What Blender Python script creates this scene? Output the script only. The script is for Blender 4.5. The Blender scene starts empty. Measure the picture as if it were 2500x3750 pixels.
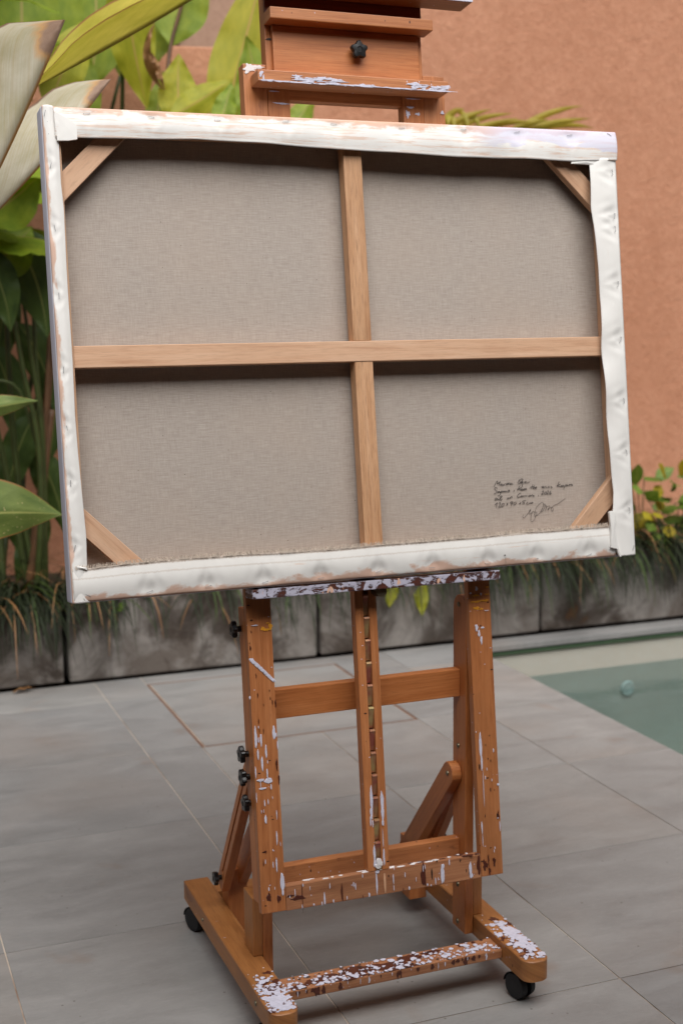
import bpy, bmesh, math, random
import numpy as np
from mathutils import Vector, Matrix

# ------------------------------------------------------------------ camera, world, sun, exposure
scene = bpy.context.scene
FLOOR = -.882                                   # survey frame -> world: floor at z = 0
RC = np.array([[0.9322543, -0.3616791, -0.0094934], [-0.062553, -0.1352798, -0.9888309], [0.3563552, 0.9224357, -0.1487393]])
CAM = np.array([-0.991379, -2.3764969, 0.5189799 - FLOOR])
FPX = 4856.6
TILT = 0.1307976
cd = bpy.data.cameras.new('camera'); co = bpy.data.objects.new('camera', cd); scene.collection.objects.link(co)
cd.sensor_fit = 'VERTICAL'; cd.sensor_height = 36; cd.sensor_width = 24; cd.lens = FPX / 3750 * 36
cd.clip_start = .05; cd.clip_end = 3000
M = Matrix(((RC[0][0], -RC[1][0], -RC[2][0], CAM[0]), (RC[0][1], -RC[1][1], -RC[2][1], CAM[1]), (RC[0][2], -RC[1][2], -RC[2][2], CAM[2]), (0, 0, 0, 1)))
co.matrix_world = M
cd.dof.use_dof = True; cd.dof.focus_distance = 2.46; cd.dof.aperture_fstop = 4.0
scene.camera = co

SUN_EL, SUN_AZ = math.radians(56), math.radians(186)     # azimuth the light comes from, clockwise from +Y
w = bpy.data.worlds.new('World'); scene.world = w; w.use_nodes = True
nt = w.node_tree; nt.nodes.clear()
sky = nt.nodes.new('ShaderNodeTexSky'); sky.sky_type = 'NISHITA'; sky.sun_disc = False
sky.sun_elevation = SUN_EL; sky.sun_rotation = SUN_AZ; sky.air_density = 1.0; sky.dust_density = 5.0; sky.ozone_density = 1.0
hs = nt.nodes.new('ShaderNodeHueSaturation'); hs.inputs['Saturation'].default_value = .35
bg = nt.nodes.new('ShaderNodeBackground'); bg.inputs['Strength'].default_value = .05
wo = nt.nodes.new('ShaderNodeOutputWorld')
nt.links.new(sky.outputs[0], hs.inputs['Color']); nt.links.new(hs.outputs[0], bg.inputs[0]); nt.links.new(bg.outputs[0], wo.inputs[0])
sl = bpy.data.lights.new('sun', 'SUN'); so = bpy.data.objects.new('sun', sl); scene.collection.objects.link(so)
sl.energy = 2.6; sl.angle = math.radians(58); sl.color = (1, .98, .965)
sd = Vector((math.sin(SUN_AZ) * math.cos(SUN_EL), math.cos(SUN_AZ) * math.cos(SUN_EL), math.sin(SUN_EL)))
so.rotation_euler = sd.to_track_quat('Z', 'Y').to_euler()
scene.view_settings.view_transform = 'Standard'; scene.view_settings.look = 'None'
scene.view_settings.exposure = 0.72; scene.view_settings.gamma = 1
scene.cycles.use_denoising = True
scene.cycles.max_bounces = 8; scene.cycles.transparent_max_bounces = 12
scene.cycles.caustics_reflective = False; scene.cycles.caustics_refractive = False

# ------------------------------------------------------------------ survey helpers
NRM = np.array([0, math.cos(TILT), -math.sin(TILT)]); UP = np.array([0, math.sin(TILT), math.cos(TILT)])
ORG = np.array([0, 0, -FLOOR])                     # canvas bottom centre, face towards the viewer
def ray(x, y):
    return RC.T @ np.array([(x - 1250) / FPX, (y - 1875) / FPX, 1.])
def at(x, y, Y):                                  # point of the place at distance Y behind the canvas foot
    d = ray(x, y); return Vector(CAM + d * (Y - CAM[1]) / d[1])
def on_canvas(x, y, off):                         # -> (X, s) on a plane parallel to the canvas
    d = ray(x, y); c = CAM - ORG; P = c + d * (off - NRM @ c) / (NRM @ d); return P[0], P @ UP
def srgb(r, g, b):
    f = lambda c: (c / 255 / 12.92) if c / 255 <= .04045 else ((c / 255 + .055) / 1.055) ** 2.4
    return (f(r), f(g), f(b), 1)

# ------------------------------------------------------------------ node helpers
class NT:
    def __init__(s, name):
        s.m = bpy.data.materials.new(name); s.m.use_nodes = True; s.t = s.m.node_tree; s.t.nodes.clear()
        s.out = s.n('ShaderNodeOutputMaterial'); s.p = s.n('ShaderNodeBsdfPrincipled'); s.l(s.p.outputs[0], s.out.inputs[0])
        s.p.inputs['Roughness'].default_value = .6
    def n(s, t, **k):
        x = s.t.nodes.new(t)
        for a, b in k.items(): setattr(x, a, b)
        return x
    def l(s, a, b): s.t.links.new(a, b)
    def coord(s, kind='Object'):
        if kind == 'World': return s.n('ShaderNodeNewGeometry').outputs['Position']
        return s.n('ShaderNodeTexCoord').outputs[kind]
    def map(s, v, scale=(1, 1, 1), rot=(0, 0, 0), loc=(0, 0, 0)):
        m = s.n('ShaderNodeMapping'); m.inputs['Scale'].default_value = scale; m.inputs['Rotation'].default_value = rot; m.inputs['Location'].default_value = loc
        s.l(v, m.inputs['Vector']); return m.outputs[0]
    def noise(s, v, scale=5, detail=4, rough=.5, dist=0):
        x = s.n('ShaderNodeTexNoise'); x.inputs['Scale'].default_value = scale; x.inputs['Detail'].default_value = detail
        x.inputs['Roughness'].default_value = rough; x.inputs['Distortion'].default_value = dist; s.l(v, x.inputs['Vector']); return x.outputs[0]
    def vor(s, v, scale=5, feature='F1', rnd=1):
        x = s.n('ShaderNodeTexVoronoi', feature=feature); x.inputs['Scale'].default_value = scale; x.inputs['Randomness'].default_value = rnd
        s.l(v, x.inputs['Vector']); return x
    def ramp(s, v, stops, interp='LINEAR'):
        r = s.n('ShaderNodeValToRGB'); r.color_ramp.interpolation = interp; e = r.color_ramp.elements
        while len(e) < len(stops): e.new(.5)
        for el, (p, c) in zip(e, stops):
            el.position = p; el.color = c if hasattr(c, '__len__') else (c, c, c, 1)
        s.l(v, r.inputs[0]); return r.outputs[0]
    def mix(s, f, a, b, mode='MIX'):
        x = s.n('ShaderNodeMix', data_type='RGBA', blend_type=mode)
        for i, v in ((0, f), (6, a), (7, b)):
            if hasattr(v, 'is_linked'): s.l(v, x.inputs[i])
            else: x.inputs[i].default_value = v
        return x.outputs[2]
    def math(s, op, a, b=None, clamp=False):
        x = s.n('ShaderNodeMath', operation=op, use_clamp=clamp)
        for i, v in ((0, a), (1, b)):
            if v is None: continue
            if hasattr(v, 'is_linked'): s.l(v, x.inputs[i])
            else: x.inputs[i].default_value = v
        return x.outputs[0]
    def sep(s, v):
        x = s.n('ShaderNodeSeparateXYZ'); s.l(v, x.inputs[0]); return x.outputs
    def bump(s, h, strength=.3, dist=.001):
        b = s.n('ShaderNodeBump'); b.inputs['Strength'].default_value = strength; b.inputs['Distance'].default_value = dist
        s.l(h, b.inputs['Height']); s.l(b.outputs[0], s.p.inputs['Normal'])
    def col(s, c):
        if hasattr(c, 'is_linked'): s.l(c, s.p.inputs['Base Color'])
        else: s.p.inputs['Base Color'].default_value = c
    def rough(s, v):
        if hasattr(v, 'is_linked'): s.l(v, s.p.inputs['Roughness'])
        else: s.p.inputs['Roughness'].default_value = v

MAT = {}
def plain(name, c, rough=.5, metal=0, var=.15, scale=60):
    t = NT(name); v = t.noise(t.coord('Object'), scale, 3)
    d = tuple(x * (1 - var) for x in c[:3]) + (1,); l = tuple(min(1, x * (1 + var)) for x in c[:3]) + (1,)
    t.col(t.ramp(v, [(.3, d), (.7, l)])); t.rough(rough); t.p.inputs['Metallic'].default_value = metal
    t.bump(v, .1, .0005); MAT[name] = t.m; return t

def wood(name, light, mid, dark, rough=.42, spatter=0., grime=.3, streak=1.):
    t = NT(name); uv = t.coord('UV')
    warp = t.noise(t.map(uv, (3, 14, 1)), 1, 2)
    g1 = t.mix(.45, t.noise(t.map(uv, (3.5, 60, 1)), 1, 5, .6, 1.2), t.noise(t.map(uv, (7, 210, 1), loc=(2, 5, 0)), 1, 4, .6, .6))
    g2 = t.noise(t.map(uv, (28, 700, 1)), 1, 3, .6)
    c = t.ramp(g1, [(.3, dark), (.48, mid), (.68, light)])
    c = t.mix(t.math('MULTIPLY', t.ramp(g2, [(.5, 0), (.68, 1)]), .34 * streak), c, tuple(x * .5 for x in dark[:3]) + (1,))
    big = t.noise(t.map(uv, (5, 9, 1), loc=(3, 7, 0)), 1, 4)
    c = t.mix(t.math('MULTIPLY', t.ramp(big, [(.5, 0), (.75, 1)]), grime), c, tuple(x * .42 for x in mid[:3]) + (1,))
    if spatter:
        v = t.vor(t.map(uv, (150, 70, 1)), 1); sz = t.ramp(v.outputs['Distance'], [(.10, 1), (.14, 0)])
        k = t.math('GREATER_THAN', t.sep(v.outputs['Color'])[0], 1 - spatter)
        c = t.mix(t.math('MULTIPLY', sz, k), c, srgb(206, 202, 222))
        v2 = t.vor(t.map(uv, (90, 45, 1), loc=(5, 3, 0)), 1); sz2 = t.ramp(v2.outputs['Distance'], [(.12, 1), (.17, 0)])
        k2 = t.math('GREATER_THAN', t.sep(v2.outputs['Color'])[1], 1 - spatter * .8)
        c = t.mix(t.math('MULTIPLY', sz2, k2), c, srgb(62, 30, 22))
        wear = t.noise(t.map(uv, (9, 22, 1), loc=(1, 9, 0)), 1, 5, .65)
        c = t.mix(t.ramp(wear, [(.62, 0), (.7, .7)]), c, srgb(104, 50, 34))
    ov_ = t.n('ShaderNodeObjectInfo').outputs['Random']; c = t.mix(1., c, t.ramp(ov_, [(0, (.86, .85, .83, 1)), (1, (1.06, 1.05, 1.05, 1))]), 'MULTIPLY')
    t.col(c); t.rough(t.ramp(g1, [(.3, rough - .06), (.7, rough + .1)]))
    t.bump(t.math('ADD', g1, g2), .16, .0006); MAT[name] = t.m

wood('easel_wood', srgb(198, 130, 78), srgb(184, 113, 62), srgb(160, 92, 48))
wood('easel_wood_dark', srgb(140, 70, 40), srgb(118, 54, 30), srgb(84, 34, 20), grime=.6)
wood('easel_wood_worn', srgb(196, 132, 84), srgb(180, 114, 68), srgb(154, 92, 52), spatter=.16, grime=.4)
wood('easel_wood_spattered', srgb(186, 132, 94), srgb(166, 112, 78), srgb(138, 86, 58), spatter=.3, grime=.5)
wood('easel_wood_base', srgb(188, 130, 76), srgb(170, 112, 62), srgb(140, 88, 48), spatter=.06, grime=.55)
wood('stretcher_wood', srgb(216, 180, 150), srgb(206, 166, 134), srgb(186, 140, 108), rough=.6, grime=.12, streak=.8)
wood('stretcher_wood_streaky', srgb(212, 170, 134), srgb(198, 152, 112), srgb(158, 106, 70), rough=.6, grime=.15, streak=1.6)
plain('paint_white', srgb(202, 201, 216), .35, var=.09, scale=140)
plain('paint_offwhite', srgb(226, 222, 222), .4, var=.05)
plain('paint_brown', srgb(76, 36, 26), .35)
plain('paint_dark2', srgb(52, 36, 34), .4)
plain('paint_dark', srgb(34, 24, 24), .4)
plain('paint_yellow', srgb(216, 150, 44), .4)
plain('paint_peach', srgb(206, 160, 126), .45)
plain('black_plastic', srgb(11, 11, 12), .3, var=.2)
plain('black_rubber', srgb(22, 22, 24), .65, var=.25)
plain('staple_steel', srgb(150, 150, 152), .4, .5)
plain('bolt_steel', srgb(120, 112, 92), .4, .85)
plain('ink', srgb(58, 53, 52), .8)
plain('linen_thread', srgb(206, 192, 176), .9)
# zinc plated ratchet teeth; their reddish reflections are put into the colour
t = NT('zinc_brass_reflections'); n_ = t.noise(t.coord('World'), 22, 4)
t.col(t.ramp(n_, [(.38, srgb(150, 84, 70)), (.5, srgb(160, 116, 84)), (.64, srgb(176, 156, 104))])); t.p.inputs['Metallic'].default_value = .35; t.rough(.36); MAT['zinc_brass_reflections'] = t.m
# raw linen, weave reads as fine uneven thread
t = NT('raw_linen'); uv = t.coord('UV')
h1 = t.noise(t.map(uv, (34, 560, 1)), 1, 4, .7); h2 = t.noise(t.map(uv, (560, 34, 1)), 1, 4, .7)
sl_ = t.noise(t.map(uv, (70, 420, 1), loc=(4, 2, 0)), 1, 2, .6)
c = t.mix(t.ramp(t.math('ADD', t.math('MULTIPLY', h1, .6), t.math('MULTIPLY', h2, .4)), [(.3, 0), (.7, 1)]), srgb(146, 135, 126), srgb(188, 178, 168))
c = t.mix(t.ramp(sl_, [(.66, 0), (.76, .28)]), c, srgb(112, 96, 84))
fl = t.vor(t.map(uv, (55, 75, 1)), 1); c = t.mix(t.math('MULTIPLY', t.ramp(fl.outputs['Distance'], [(.035, 1), (.07, 0)]), t.math('GREATER_THAN', t.sep(fl.outputs['Color'])[0], .8)), c, srgb(70, 58, 50))
big = t.noise(uv, 5, 3); c = t.mix(t.ramp(big, [(.4, 0), (.75, .25)]), c, srgb(178, 160, 144))
t.col(c); t.rough(.92); t.bump(t.math('ADD', h1, h2), .35, .0006); MAT['raw_linen'] = t.m
# primed canvas: UV.x along the flap, UV.y = 0 at the outer edge, 1 at the cut edge
def primed(name, rim, streak, lav, lavcol=srgb(206, 205, 226), raw=0., lavmin=None):
    """rim: width of the peach line along the outer edge; streak: faint brushed peach; lav: lavender share"""
    t = NT(name); uv = t.coord('UV'); xyz = t.sep(uv)
    c = t.mix(t.noise(t.map(uv, (4, 1.5, 1)), 1, 3), srgb(226, 224, 219), srgb(238, 237, 233))
    n1 = t.noise(t.map(uv, (2.2, 1.2, 1), loc=(2, 1, 0)), 1, 5, .62, .4)
    n2 = t.noise(t.map(uv, (1.6, 9, 1), loc=(7, 1, 0)), 1, 6, .68, .35)
    n5 = t.noise(t.map(uv, (20, 50, 1), loc=(1, 3, 0)), 1, 3, .6)
    e = t.math('SUBTRACT', t.math('ADD', t.math('MULTIPLY', t.ramp(n1, [(.36, 0), (.68, 1)]), rim * 1.5), t.math('MULTIPLY', n5, rim * .5)), xyz[1])
    c = t.mix(t.math('MULTIPLY', t.ramp(e, [(.0, 0), (.1, 1)]), .72), c, srgb(204, 152, 120))
    st_ = t.math('MULTIPLY', t.ramp(t.math('ADD', n2, t.math('MULTIPLY', n5, .14)), [(.80 - streak, 0), (.92 - streak, 1)]), .55)
    c = t.mix(st_, c, srgb(212, 168, 138))
    if lav:
        n3 = t.noise(t.map(uv, (1.3, 1.6, 1), loc=(9, 4, 0)), 1, 5, .66, .8)
        m3 = t.math('ADD', n3, t.math('MULTIPLY', t.math('SUBTRACT', 1, xyz[1]), .3))
        k3_ = t.math('MULTIPLY', t.ramp(m3, [(1.0 - lav, 0), (1.05 - lav, 1)]), .7)
        if lavmin is not None: k3_ = t.math('MULTIPLY', k3_, t.ramp(t.math('MULTIPLY', t.math('SUBTRACT', xyz[0], lavmin), .5), [(0, 0), (.3, 1)]))
        c = t.mix(k3_, c, lavcol)
    if raw:
        n4 = t.noise(t.map(uv, (70, 8, 1)), 1, 4, .7)
        c = t.mix(t.ramp(t.math('ADD', xyz[1], t.math('MULTIPLY', n4, .12)), [(.72, 0), (.755, .45), (.79, .06), (.97, .1), (1.04, .75)]), c, srgb(180, 160, 142))
    weave = t.noise(t.map(uv, (160, 30, 1)), 1, 2)
    t.col(c); t.rough(.75); t.bump(weave, .12, .0005); MAT[name] = t.m
primed('primed_flap_plain', .04, .02, 0)
primed('primed_flap_bottom', .22, .10, 0, raw=1); primed('primed_flap_side', .22, .0, 0)
primed('primed_edge', .0, .1, .75, srgb(178, 181, 200)); primed('primed_flap_top', .2, .24, .36, lavmin=3 + 1.4)
# terracotta stucco
t = NT('terracotta_stucco'); P_ = t.coord('World')
n1 = t.noise(P_, 13, 6, .65); n2 = t.noise(P_, 38, 5, .7, .6); n3 = t.noise(t.map(P_, (1.2, 1.2, .5)), 1.2, 4)
c = t.mix(t.ramp(n2, [(.3, 0), (.7, 1)]), srgb(176, 121, 92), srgb(198, 145, 115)); c = t.mix(t.ramp(n1, [(.45, 0), (.7, .35)]), c, srgb(162, 110, 80))
c = t.mix(t.ramp(n3, [(.42, 0), (.72, .5)]), c, srgb(158, 104, 74))
t.col(c); t.rough(.93); t.bump(t.math('ADD', n1, n2), .55, .010); MAT['terracotta_stucco'] = t.m
t = NT('tan_stucco'); P_ = t.coord('World'); n2 = t.noise(P_, 30, 5, .7)
t.col(t.mix(n2, srgb(140, 108, 88), srgb(184, 152, 130))); t.rough(.95); t.bump(n2, .6, .01); MAT['tan_stucco'] = t.m
# weathered concrete block
t = NT('mossy_concrete'); P_ = t.coord('World')
n1 = t.noise(P_, 3.2, 6, .65, .5); n2 = t.noise(P_, 26, 6, .7); n3 = t.noise(t.map(P_, (2.6, 2.2, 2.2), loc=(3, 1, 7)), 1.5, 6, .62, .6)
c = t.mix(n2, srgb(108, 103, 98), srgb(158, 152, 146)); c = t.mix(t.ramp(n1, [(.44, 0), (.58, .8)]), c, srgb(88, 78, 70))
c = t.mix(t.ramp(n3, [(.46, 0), (.55, .7), (.66, .97)]), c, srgb(48, 36, 26)); c = t.mix(t.ramp(n3, [(.62, 0), (.68, .5), (.74, 0)]), c, srgb(106, 72, 38))
t.col(c); t.rough(.95); t.bump(t.math('ADD', n1, n2), .6, .006); MAT['mossy_concrete'] = t.m
# slate-look porcelain floor tile
t = NT('slate_tile'); P_ = t.coord('World'); oi = t.n('ShaderNodeObjectInfo').outputs['Random']
sh = t.n('ShaderNodeVectorMath', operation='ADD'); t.l(P_, sh.inputs[0]); cx = t.n('ShaderNodeCombineXYZ'); t.l(t.math('MULTIPLY', oi, 37), cx.inputs[0]); t.l(t.math('MULTIPLY', oi, 11), cx.inputs[1]); t.l(cx.outputs[0], sh.inputs[1]); Q_ = sh.outputs[0]
n1 = t.noise(t.map(Q_, (2.2, 5.5, 1)), 1.6, 6, .62, .7); n2 = t.noise(t.map(Q_, (22, 60, 1)), 1.6, 6, .75, .8); n3 = t.noise(Q_, 1.3, 4)
c = t.mix(t.ramp(n1, [(.24, 0), (.76, 1)]), srgb(124, 122, 119), srgb(150, 147, 143)); c = t.mix(t.ramp(n2, [(.5, 0), (.7, .22)]), c, srgb(166, 163, 158))
c = t.mix(t.ramp(n2, [(.3, .2), (.44, 0)]), c, srgb(96, 92, 89)); c = t.mix(t.ramp(n3, [(.5, 0), (.75, .4)]), c, srgb(150, 132, 118))
spot = t.noise(P_, 4.2, 3, .5, .3); c = t.mix(t.ramp(spot, [(.64, 0), (.74, .4)]), c, srgb(126, 104, 88)); sk = t.vor(t.map(P_, (1, 1, 0)), 34); c = t.mix(t.math('MULTIPLY', t.ramp(sk.outputs['Distance'], [(.05, .7), (.11, 0)]), t.math('GREATER_THAN', t.sep(sk.outputs['Color'])[0], .86)), c, srgb(78, 66, 58))
hue = t.ramp(oi, [(0, (.86, .885, .92, 1)), (1, (1.02, 1.03, 1.04, 1))]); c = t.mix(1., c, hue, 'MULTIPLY')
t.col(c); t.rough(t.ramp(n1, [(.3, .5), (.7, .68)])); t.bump(t.math('ADD', t.math('MULTIPLY', n1, .6), n2), .35, .002); MAT['slate_tile'] = t.m
t = NT('grout'); P_ = t.coord('World'); n1 = t.noise(P_, 2.3, 4, .6); n2 = t.noise(P_, 40, 3)
c = t.mix(t.ramp(n1, [(.5, 0), (.62, 1)]), srgb(206, 192, 176), srgb(132, 104, 84)); c = t.mix(t.math('MULTIPLY', n2, .15), c, srgb(120, 102, 88)); t.col(c); t.rough(.95); MAT['grout'] = t.m
t = NT('ground_soil'); P_ = t.coord('World'); n1 = t.noise(P_, 20, 6, .7); t.col(t.mix(n1, srgb(38, 26, 18), srgb(82, 60, 44))); t.rough(1); t.bump(n1, 1, .02); MAT['ground_soil'] = t.m
t = NT('pool_stone'); P_ = t.coord('World'); n1 = t.noise(t.map(P_, (1, 1, 2)), 2.2, 5, .6); n2 = t.noise(P_, 30, 4, .6)
c = t.mix(n1, srgb(158, 157, 146), srgb(186, 186, 178)); c = t.mix(t.math('MULTIPLY', n2, .3), c, srgb(176, 150, 120)); t.col(c); t.rough(.7); t.bump(n2, .3, .003); MAT['pool_stone'] = t.m
plain('pool_fitting', srgb(172, 180, 174), .5)
plain('pool_dark_green', srgb(62, 84, 58), .8)
plain('cover_frame', srgb(112, 82, 66), .6)
t = NT('pool_water'); t.t.nodes.remove(t.p)
tr = t.n('ShaderNodeBsdfTransparent'); tr.inputs[0].default_value = (.72, .85, .87, 1)
gl = t.n('ShaderNodeBsdfGlossy'); gl.inputs['Roughness'].default_value = .06
fr = t.n('ShaderNodeFresnel'); fr.inputs['IOR'].default_value = 1.33; mx = t.n('ShaderNodeMixShader')
bp_ = t.n('ShaderNodeBump'); bp_.inputs['Strength'].default_value = .3; bp_.inputs['Distance'].default_value = .01; t.l(t.noise(t.coord('World'), 9, 3), bp_.inputs['Height'])
t.l(bp_.outputs[0], fr.inputs['Normal']); t.l(bp_.outputs[0], gl.inputs['Normal'])
t.l(fr.outputs[0], mx.inputs[0]); t.l(tr.outputs[0], mx.inputs[1]); t.l(gl.outputs[0], mx.inputs[2]); t.l(mx.outputs[0], t.out.inputs[0]); MAT['pool_water'] = t.m

# leaves: UV.x base->tip, UV.y -1..1 across
def leafmat(name, a, b, rib, edge=None, dry=None, trans=.35, veins=46, rough=.55, spots=False, stripe=.5, slant=.3, streakc=None):
    t = NT(name); uv = t.coord('UV'); xyz = t.sep(uv); av = t.math('ABSOLUTE', xyz[1])
    ph = t.math('SUBTRACT', t.math('MULTIPLY', xyz[0], veins), t.math('MULTIPLY', av, veins * slant))
    wob = t.noise(t.map(uv, (5, 3, 1)), 1, 3); ph = t.math('ADD', ph, t.math('MULTIPLY', wob, 1.2))
    cxy = t.n('ShaderNodeCombineXYZ'); t.l(ph, cxy.inputs[0]); t.l(t.math('MULTIPLY', xyz[1], .7), cxy.inputs[1]); st = t.ramp(t.noise(cxy.outputs[0], 1.6, 4, .65), [(.32, 0), (.68, 1)])
    n = t.noise(t.map(uv, (4, 2, 1)), 1, 5, .6); c = t.mix(t.ramp(n, [(.3, 0), (.7, 1)]), a, b)
    c = t.mix(t.math('MULTIPLY', st, .5 * stripe), c, streakc or tuple(x * .6 for x in a[:3]) + (1,))
    ribm = t.ramp(av, [(.02, 1), (.05, 0)]); c = t.mix(ribm, c, rib)
    if edge: c = t.mix(t.ramp(t.math('ADD', av, t.math('MULTIPLY', n, .06)), [(.97, 0), (1.0, .9)]), c, edge)
    if dry:
        k = t.math('MULTIPLY', t.math('ADD', t.math('MULTIPLY', n, .2), t.math('SUBTRACT', xyz[0], t.math('MULTIPLY', av, .2))), .9)
        c = t.mix(t.ramp(k, [(.80, 0), (.835, .75), (.85, .75)]), c, srgb(204, 150, 84)); dn = t.noise(t.map(uv, (14, 5, 1)), 1, 5, .6)
        c = t.mix(t.ramp(k, [(.835, 0), (.86, 1)]), c, t.mix(dn, tuple(x_ * .7 for x_ in dry[:3]) + (1,), srgb(186, 156, 132)))
    if spots:
        v = t.vor(t.map(uv, (34, 9, 1)), 1); m = t.math('MULTIPLY', t.ramp(v.outputs['Distance'], [(.1, 1), (.2, 0)]), t.math('GREATER_THAN', t.sep(v.outputs['Color'])[0], .62)); c = t.mix(m, c, srgb(214, 196, 140))
    t.col(c); t.rough(rough); t.bump(st, .25, .002)
    tl = t.n('ShaderNodeBsdfTranslucent'); t.l(c, tl.inputs[0]); mx = t.n('ShaderNodeMixShader'); mx.inputs[0].default_value = trans
    t.l(t.p.outputs[0], mx.inputs[1]); t.l(tl.outputs[0], mx.inputs[2]); t.l(mx.outputs[0], t.out.inputs[0]); MAT[name] = t.m
leafmat('leaf_silver', srgb(172, 168, 138), srgb(206, 202, 184), srgb(176, 128, 70), srgb(120, 84, 60), srgb(136, 104, 84), trans=.3, veins=44, stripe=.9, slant=.75, streakc=srgb(164, 140, 84))
leafmat('leaf_yellow_green', srgb(166, 160, 36), srgb(212, 196, 80), srgb(190, 160, 70), srgb(140, 88, 44), trans=.4, veins=60)
leafmat('leaf_green', srgb(112, 140, 28), srgb(156, 172, 46), srgb(170, 158, 84), trans=.4, veins=60)
leafmat('leaf_lime', srgb(150, 158, 28), srgb(192, 188, 52), srgb(190, 160, 84), trans=.45, veins=60)
leafmat('leaf_deep', srgb(48, 70, 24), srgb(76, 98, 36), srgb(120, 130, 70), trans=.3, veins=60)
leafmat('leaf_spotted', srgb(92, 116, 52), srgb(132, 150, 74), srgb(170, 176, 100), srgb(160, 110, 60), trans=.3, veins=40, spots=True)
leafmat('leaf_dry', srgb(122, 82, 48), srgb(186, 140, 92), srgb(110, 76, 44), trans=.2, veins=24)
leafmat('leaf_palm', srgb(150, 140, 30), srgb(184, 168, 56), srgb(190, 170, 60), trans=.4, veins=6)
leafmat('leaf_shrub', srgb(84, 116, 40), srgb(120, 146, 52), srgb(150, 160, 80), trans=.35, veins=10)
leafmat('leaf_shrub_yellow', srgb(160, 150, 30), srgb(196, 176, 48), srgb(200, 190, 90), trans=.4, veins=10)
leafmat('grass_blade', srgb(20, 28, 12), srgb(46, 58, 26), srgb(60, 76, 36), trans=.3, veins=3, rough=.7)
plain('stem_green', srgb(58, 68, 30), .5, var=.3, scale=14); plain('stem_brown', srgb(92, 64, 40), .6, var=.3, scale=14)

# ------------------------------------------------------------------ object helpers
C = scene.collection
def link(o, parent=None):
    C.objects.link(o)
    if parent is not None: o.parent = parent
    return o
def empty(name, loc, label=None, cat=None, group=None):
    o = bpy.data.objects.new(name, None); o.location = loc; o.empty_display_size = .05; link(o); tag(o, label, cat, group); return o
def tag(o, label=None, cat=None, group=None, kind=None):
    for k, v in (('label', label), ('category', cat), ('group', group), ('kind', kind)):
        if v: o[k] = v
    return o
def origin(o):
    v = Vector((0, 0, 0))
    while o is not None: v += o.location; o = o.parent
    return v
UVR = random.Random(5)
def finish(name, bm, mat, parent=None, smooth=False, world=True, uvauto=True):
    """bm in world coordinates -> one mesh object under parent (parents carry no rotation)"""
    if world and parent is not None: bmesh.ops.translate(bm, verts=bm.verts, vec=-origin(parent))
    me = bpy.data.meshes.new(name); bm.to_mesh(me); bm.free()
    for m_ in (mat if isinstance(mat, (list, tuple)) else [mat]): me.materials.append(MAT[m_])
    if smooth:
        for p in me.polygons: p.use_smooth = True
    o = bpy.data.objects.new(name, me); return link(o, parent)
def frame(o, ex, ey, ez):
    return Matrix(((ex[0], ey[0], ez[0], o[0]), (ex[1], ey[1], ez[1], o[1]), (ex[2], ey[2], ez[2], o[2]), (0, 0, 0, 1)))
I4 = Matrix.Identity(4)
def box_bm(lo, hi, mw=I4, bevel=.0015, bm=None, seg=2, grain=None):
    b = bmesh.new(); lo = Vector(lo); hi = Vector(hi); c = (lo + hi) / 2; s = hi - lo
    bmesh.ops.create_cube(b, size=1, matrix=Matrix.Translation(c) @ Matrix.Diagonal((*s, 1)))
    if bevel: bmesh.ops.bevel(b, geom=list(b.edges), offset=min(bevel, min(s) * .3), segments=seg, profile=.6, affect='EDGES')
    uv = b.loops.layers.uv.new('UVMap'); ax = max(range(3), key=lambda i: s[i]) if grain is None else grain; ou, ov = UVR.random() * 20, UVR.random() * 20
    b.normal_update()
    for f in b.faces:
        n = f.normal; d = max(range(3), key=lambda i: abs(n[i]))
        oth = [i for i in range(3) if i != ax]
        vax = oth[0] if (d == oth[1]) else oth[1]
        for l in f.loops:
            co_ = l.vert.co
            l[uv].uv = (co_[ax] + ou, co_[vax] + ov + d * .3) if d != ax else (co_[oth[0]] * .5 + ou + 3, co_[oth[1]] + ov)
    b.transform(mw)
    if bm is None: return b
    tmp = bpy.data.meshes.new('t'); b.to_mesh(tmp); b.free(); bm.from_mesh(tmp); bpy.data.meshes.remove(tmp); return bm
def box(name, lo, hi, mat, parent=None, mw=I4, bevel=.0015, grain=None):
    return finish(name, box_bm(lo, hi, mw, bevel, grain=grain), mat, parent)
def prism_bm(poly, d0, d1, plane='yz', mw=I4, bevel=.0015, uvdir=None):
    """extrude a polygon; plane 'yz' extrudes along x, 'xz' along y, 'xy' along z"""
    b = bmesh.new(); mk = {'yz': lambda a, c, d: (d, a, c), 'xz': lambda a, c, d: (a, d, c), 'xy': lambda a, c, d: (a, c, d)}[plane]
    v0 = [b.verts.new(mk(x, y, d0)) for x, y in poly]; v1 = [b.verts.new(mk(x, y, d1)) for x, y in poly]; n = len(poly)
    b.faces.new(v0); b.faces.new(v1[::-1])
    for i in range(n): b.faces.new((v0[i], v1[i], v1[(i + 1) % n], v0[(i + 1) % n]))
    bmesh.ops.recalc_face_normals(b, faces=b.faces)
    if bevel: bmesh.ops.bevel(b, geom=list(b.edges), offset=bevel, segments=1, affect='EDGES')
    uv = b.loops.layers.uv.new('UVMap'); ou, ov = UVR.random() * 20, UVR.random() * 20
    u = Vector(uvdir or (0, 0, 1)).normalized(); w_ = Vector((.31, .77, .55)); w_ = (w_ - u * w_.dot(u)).normalized()
    for f in b.faces:
        for l in f.loops: l[uv].uv = (l.vert.co.dot(u) + ou, l.vert.co.dot(w_) + ov)
    b.transform(mw); return b
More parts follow.
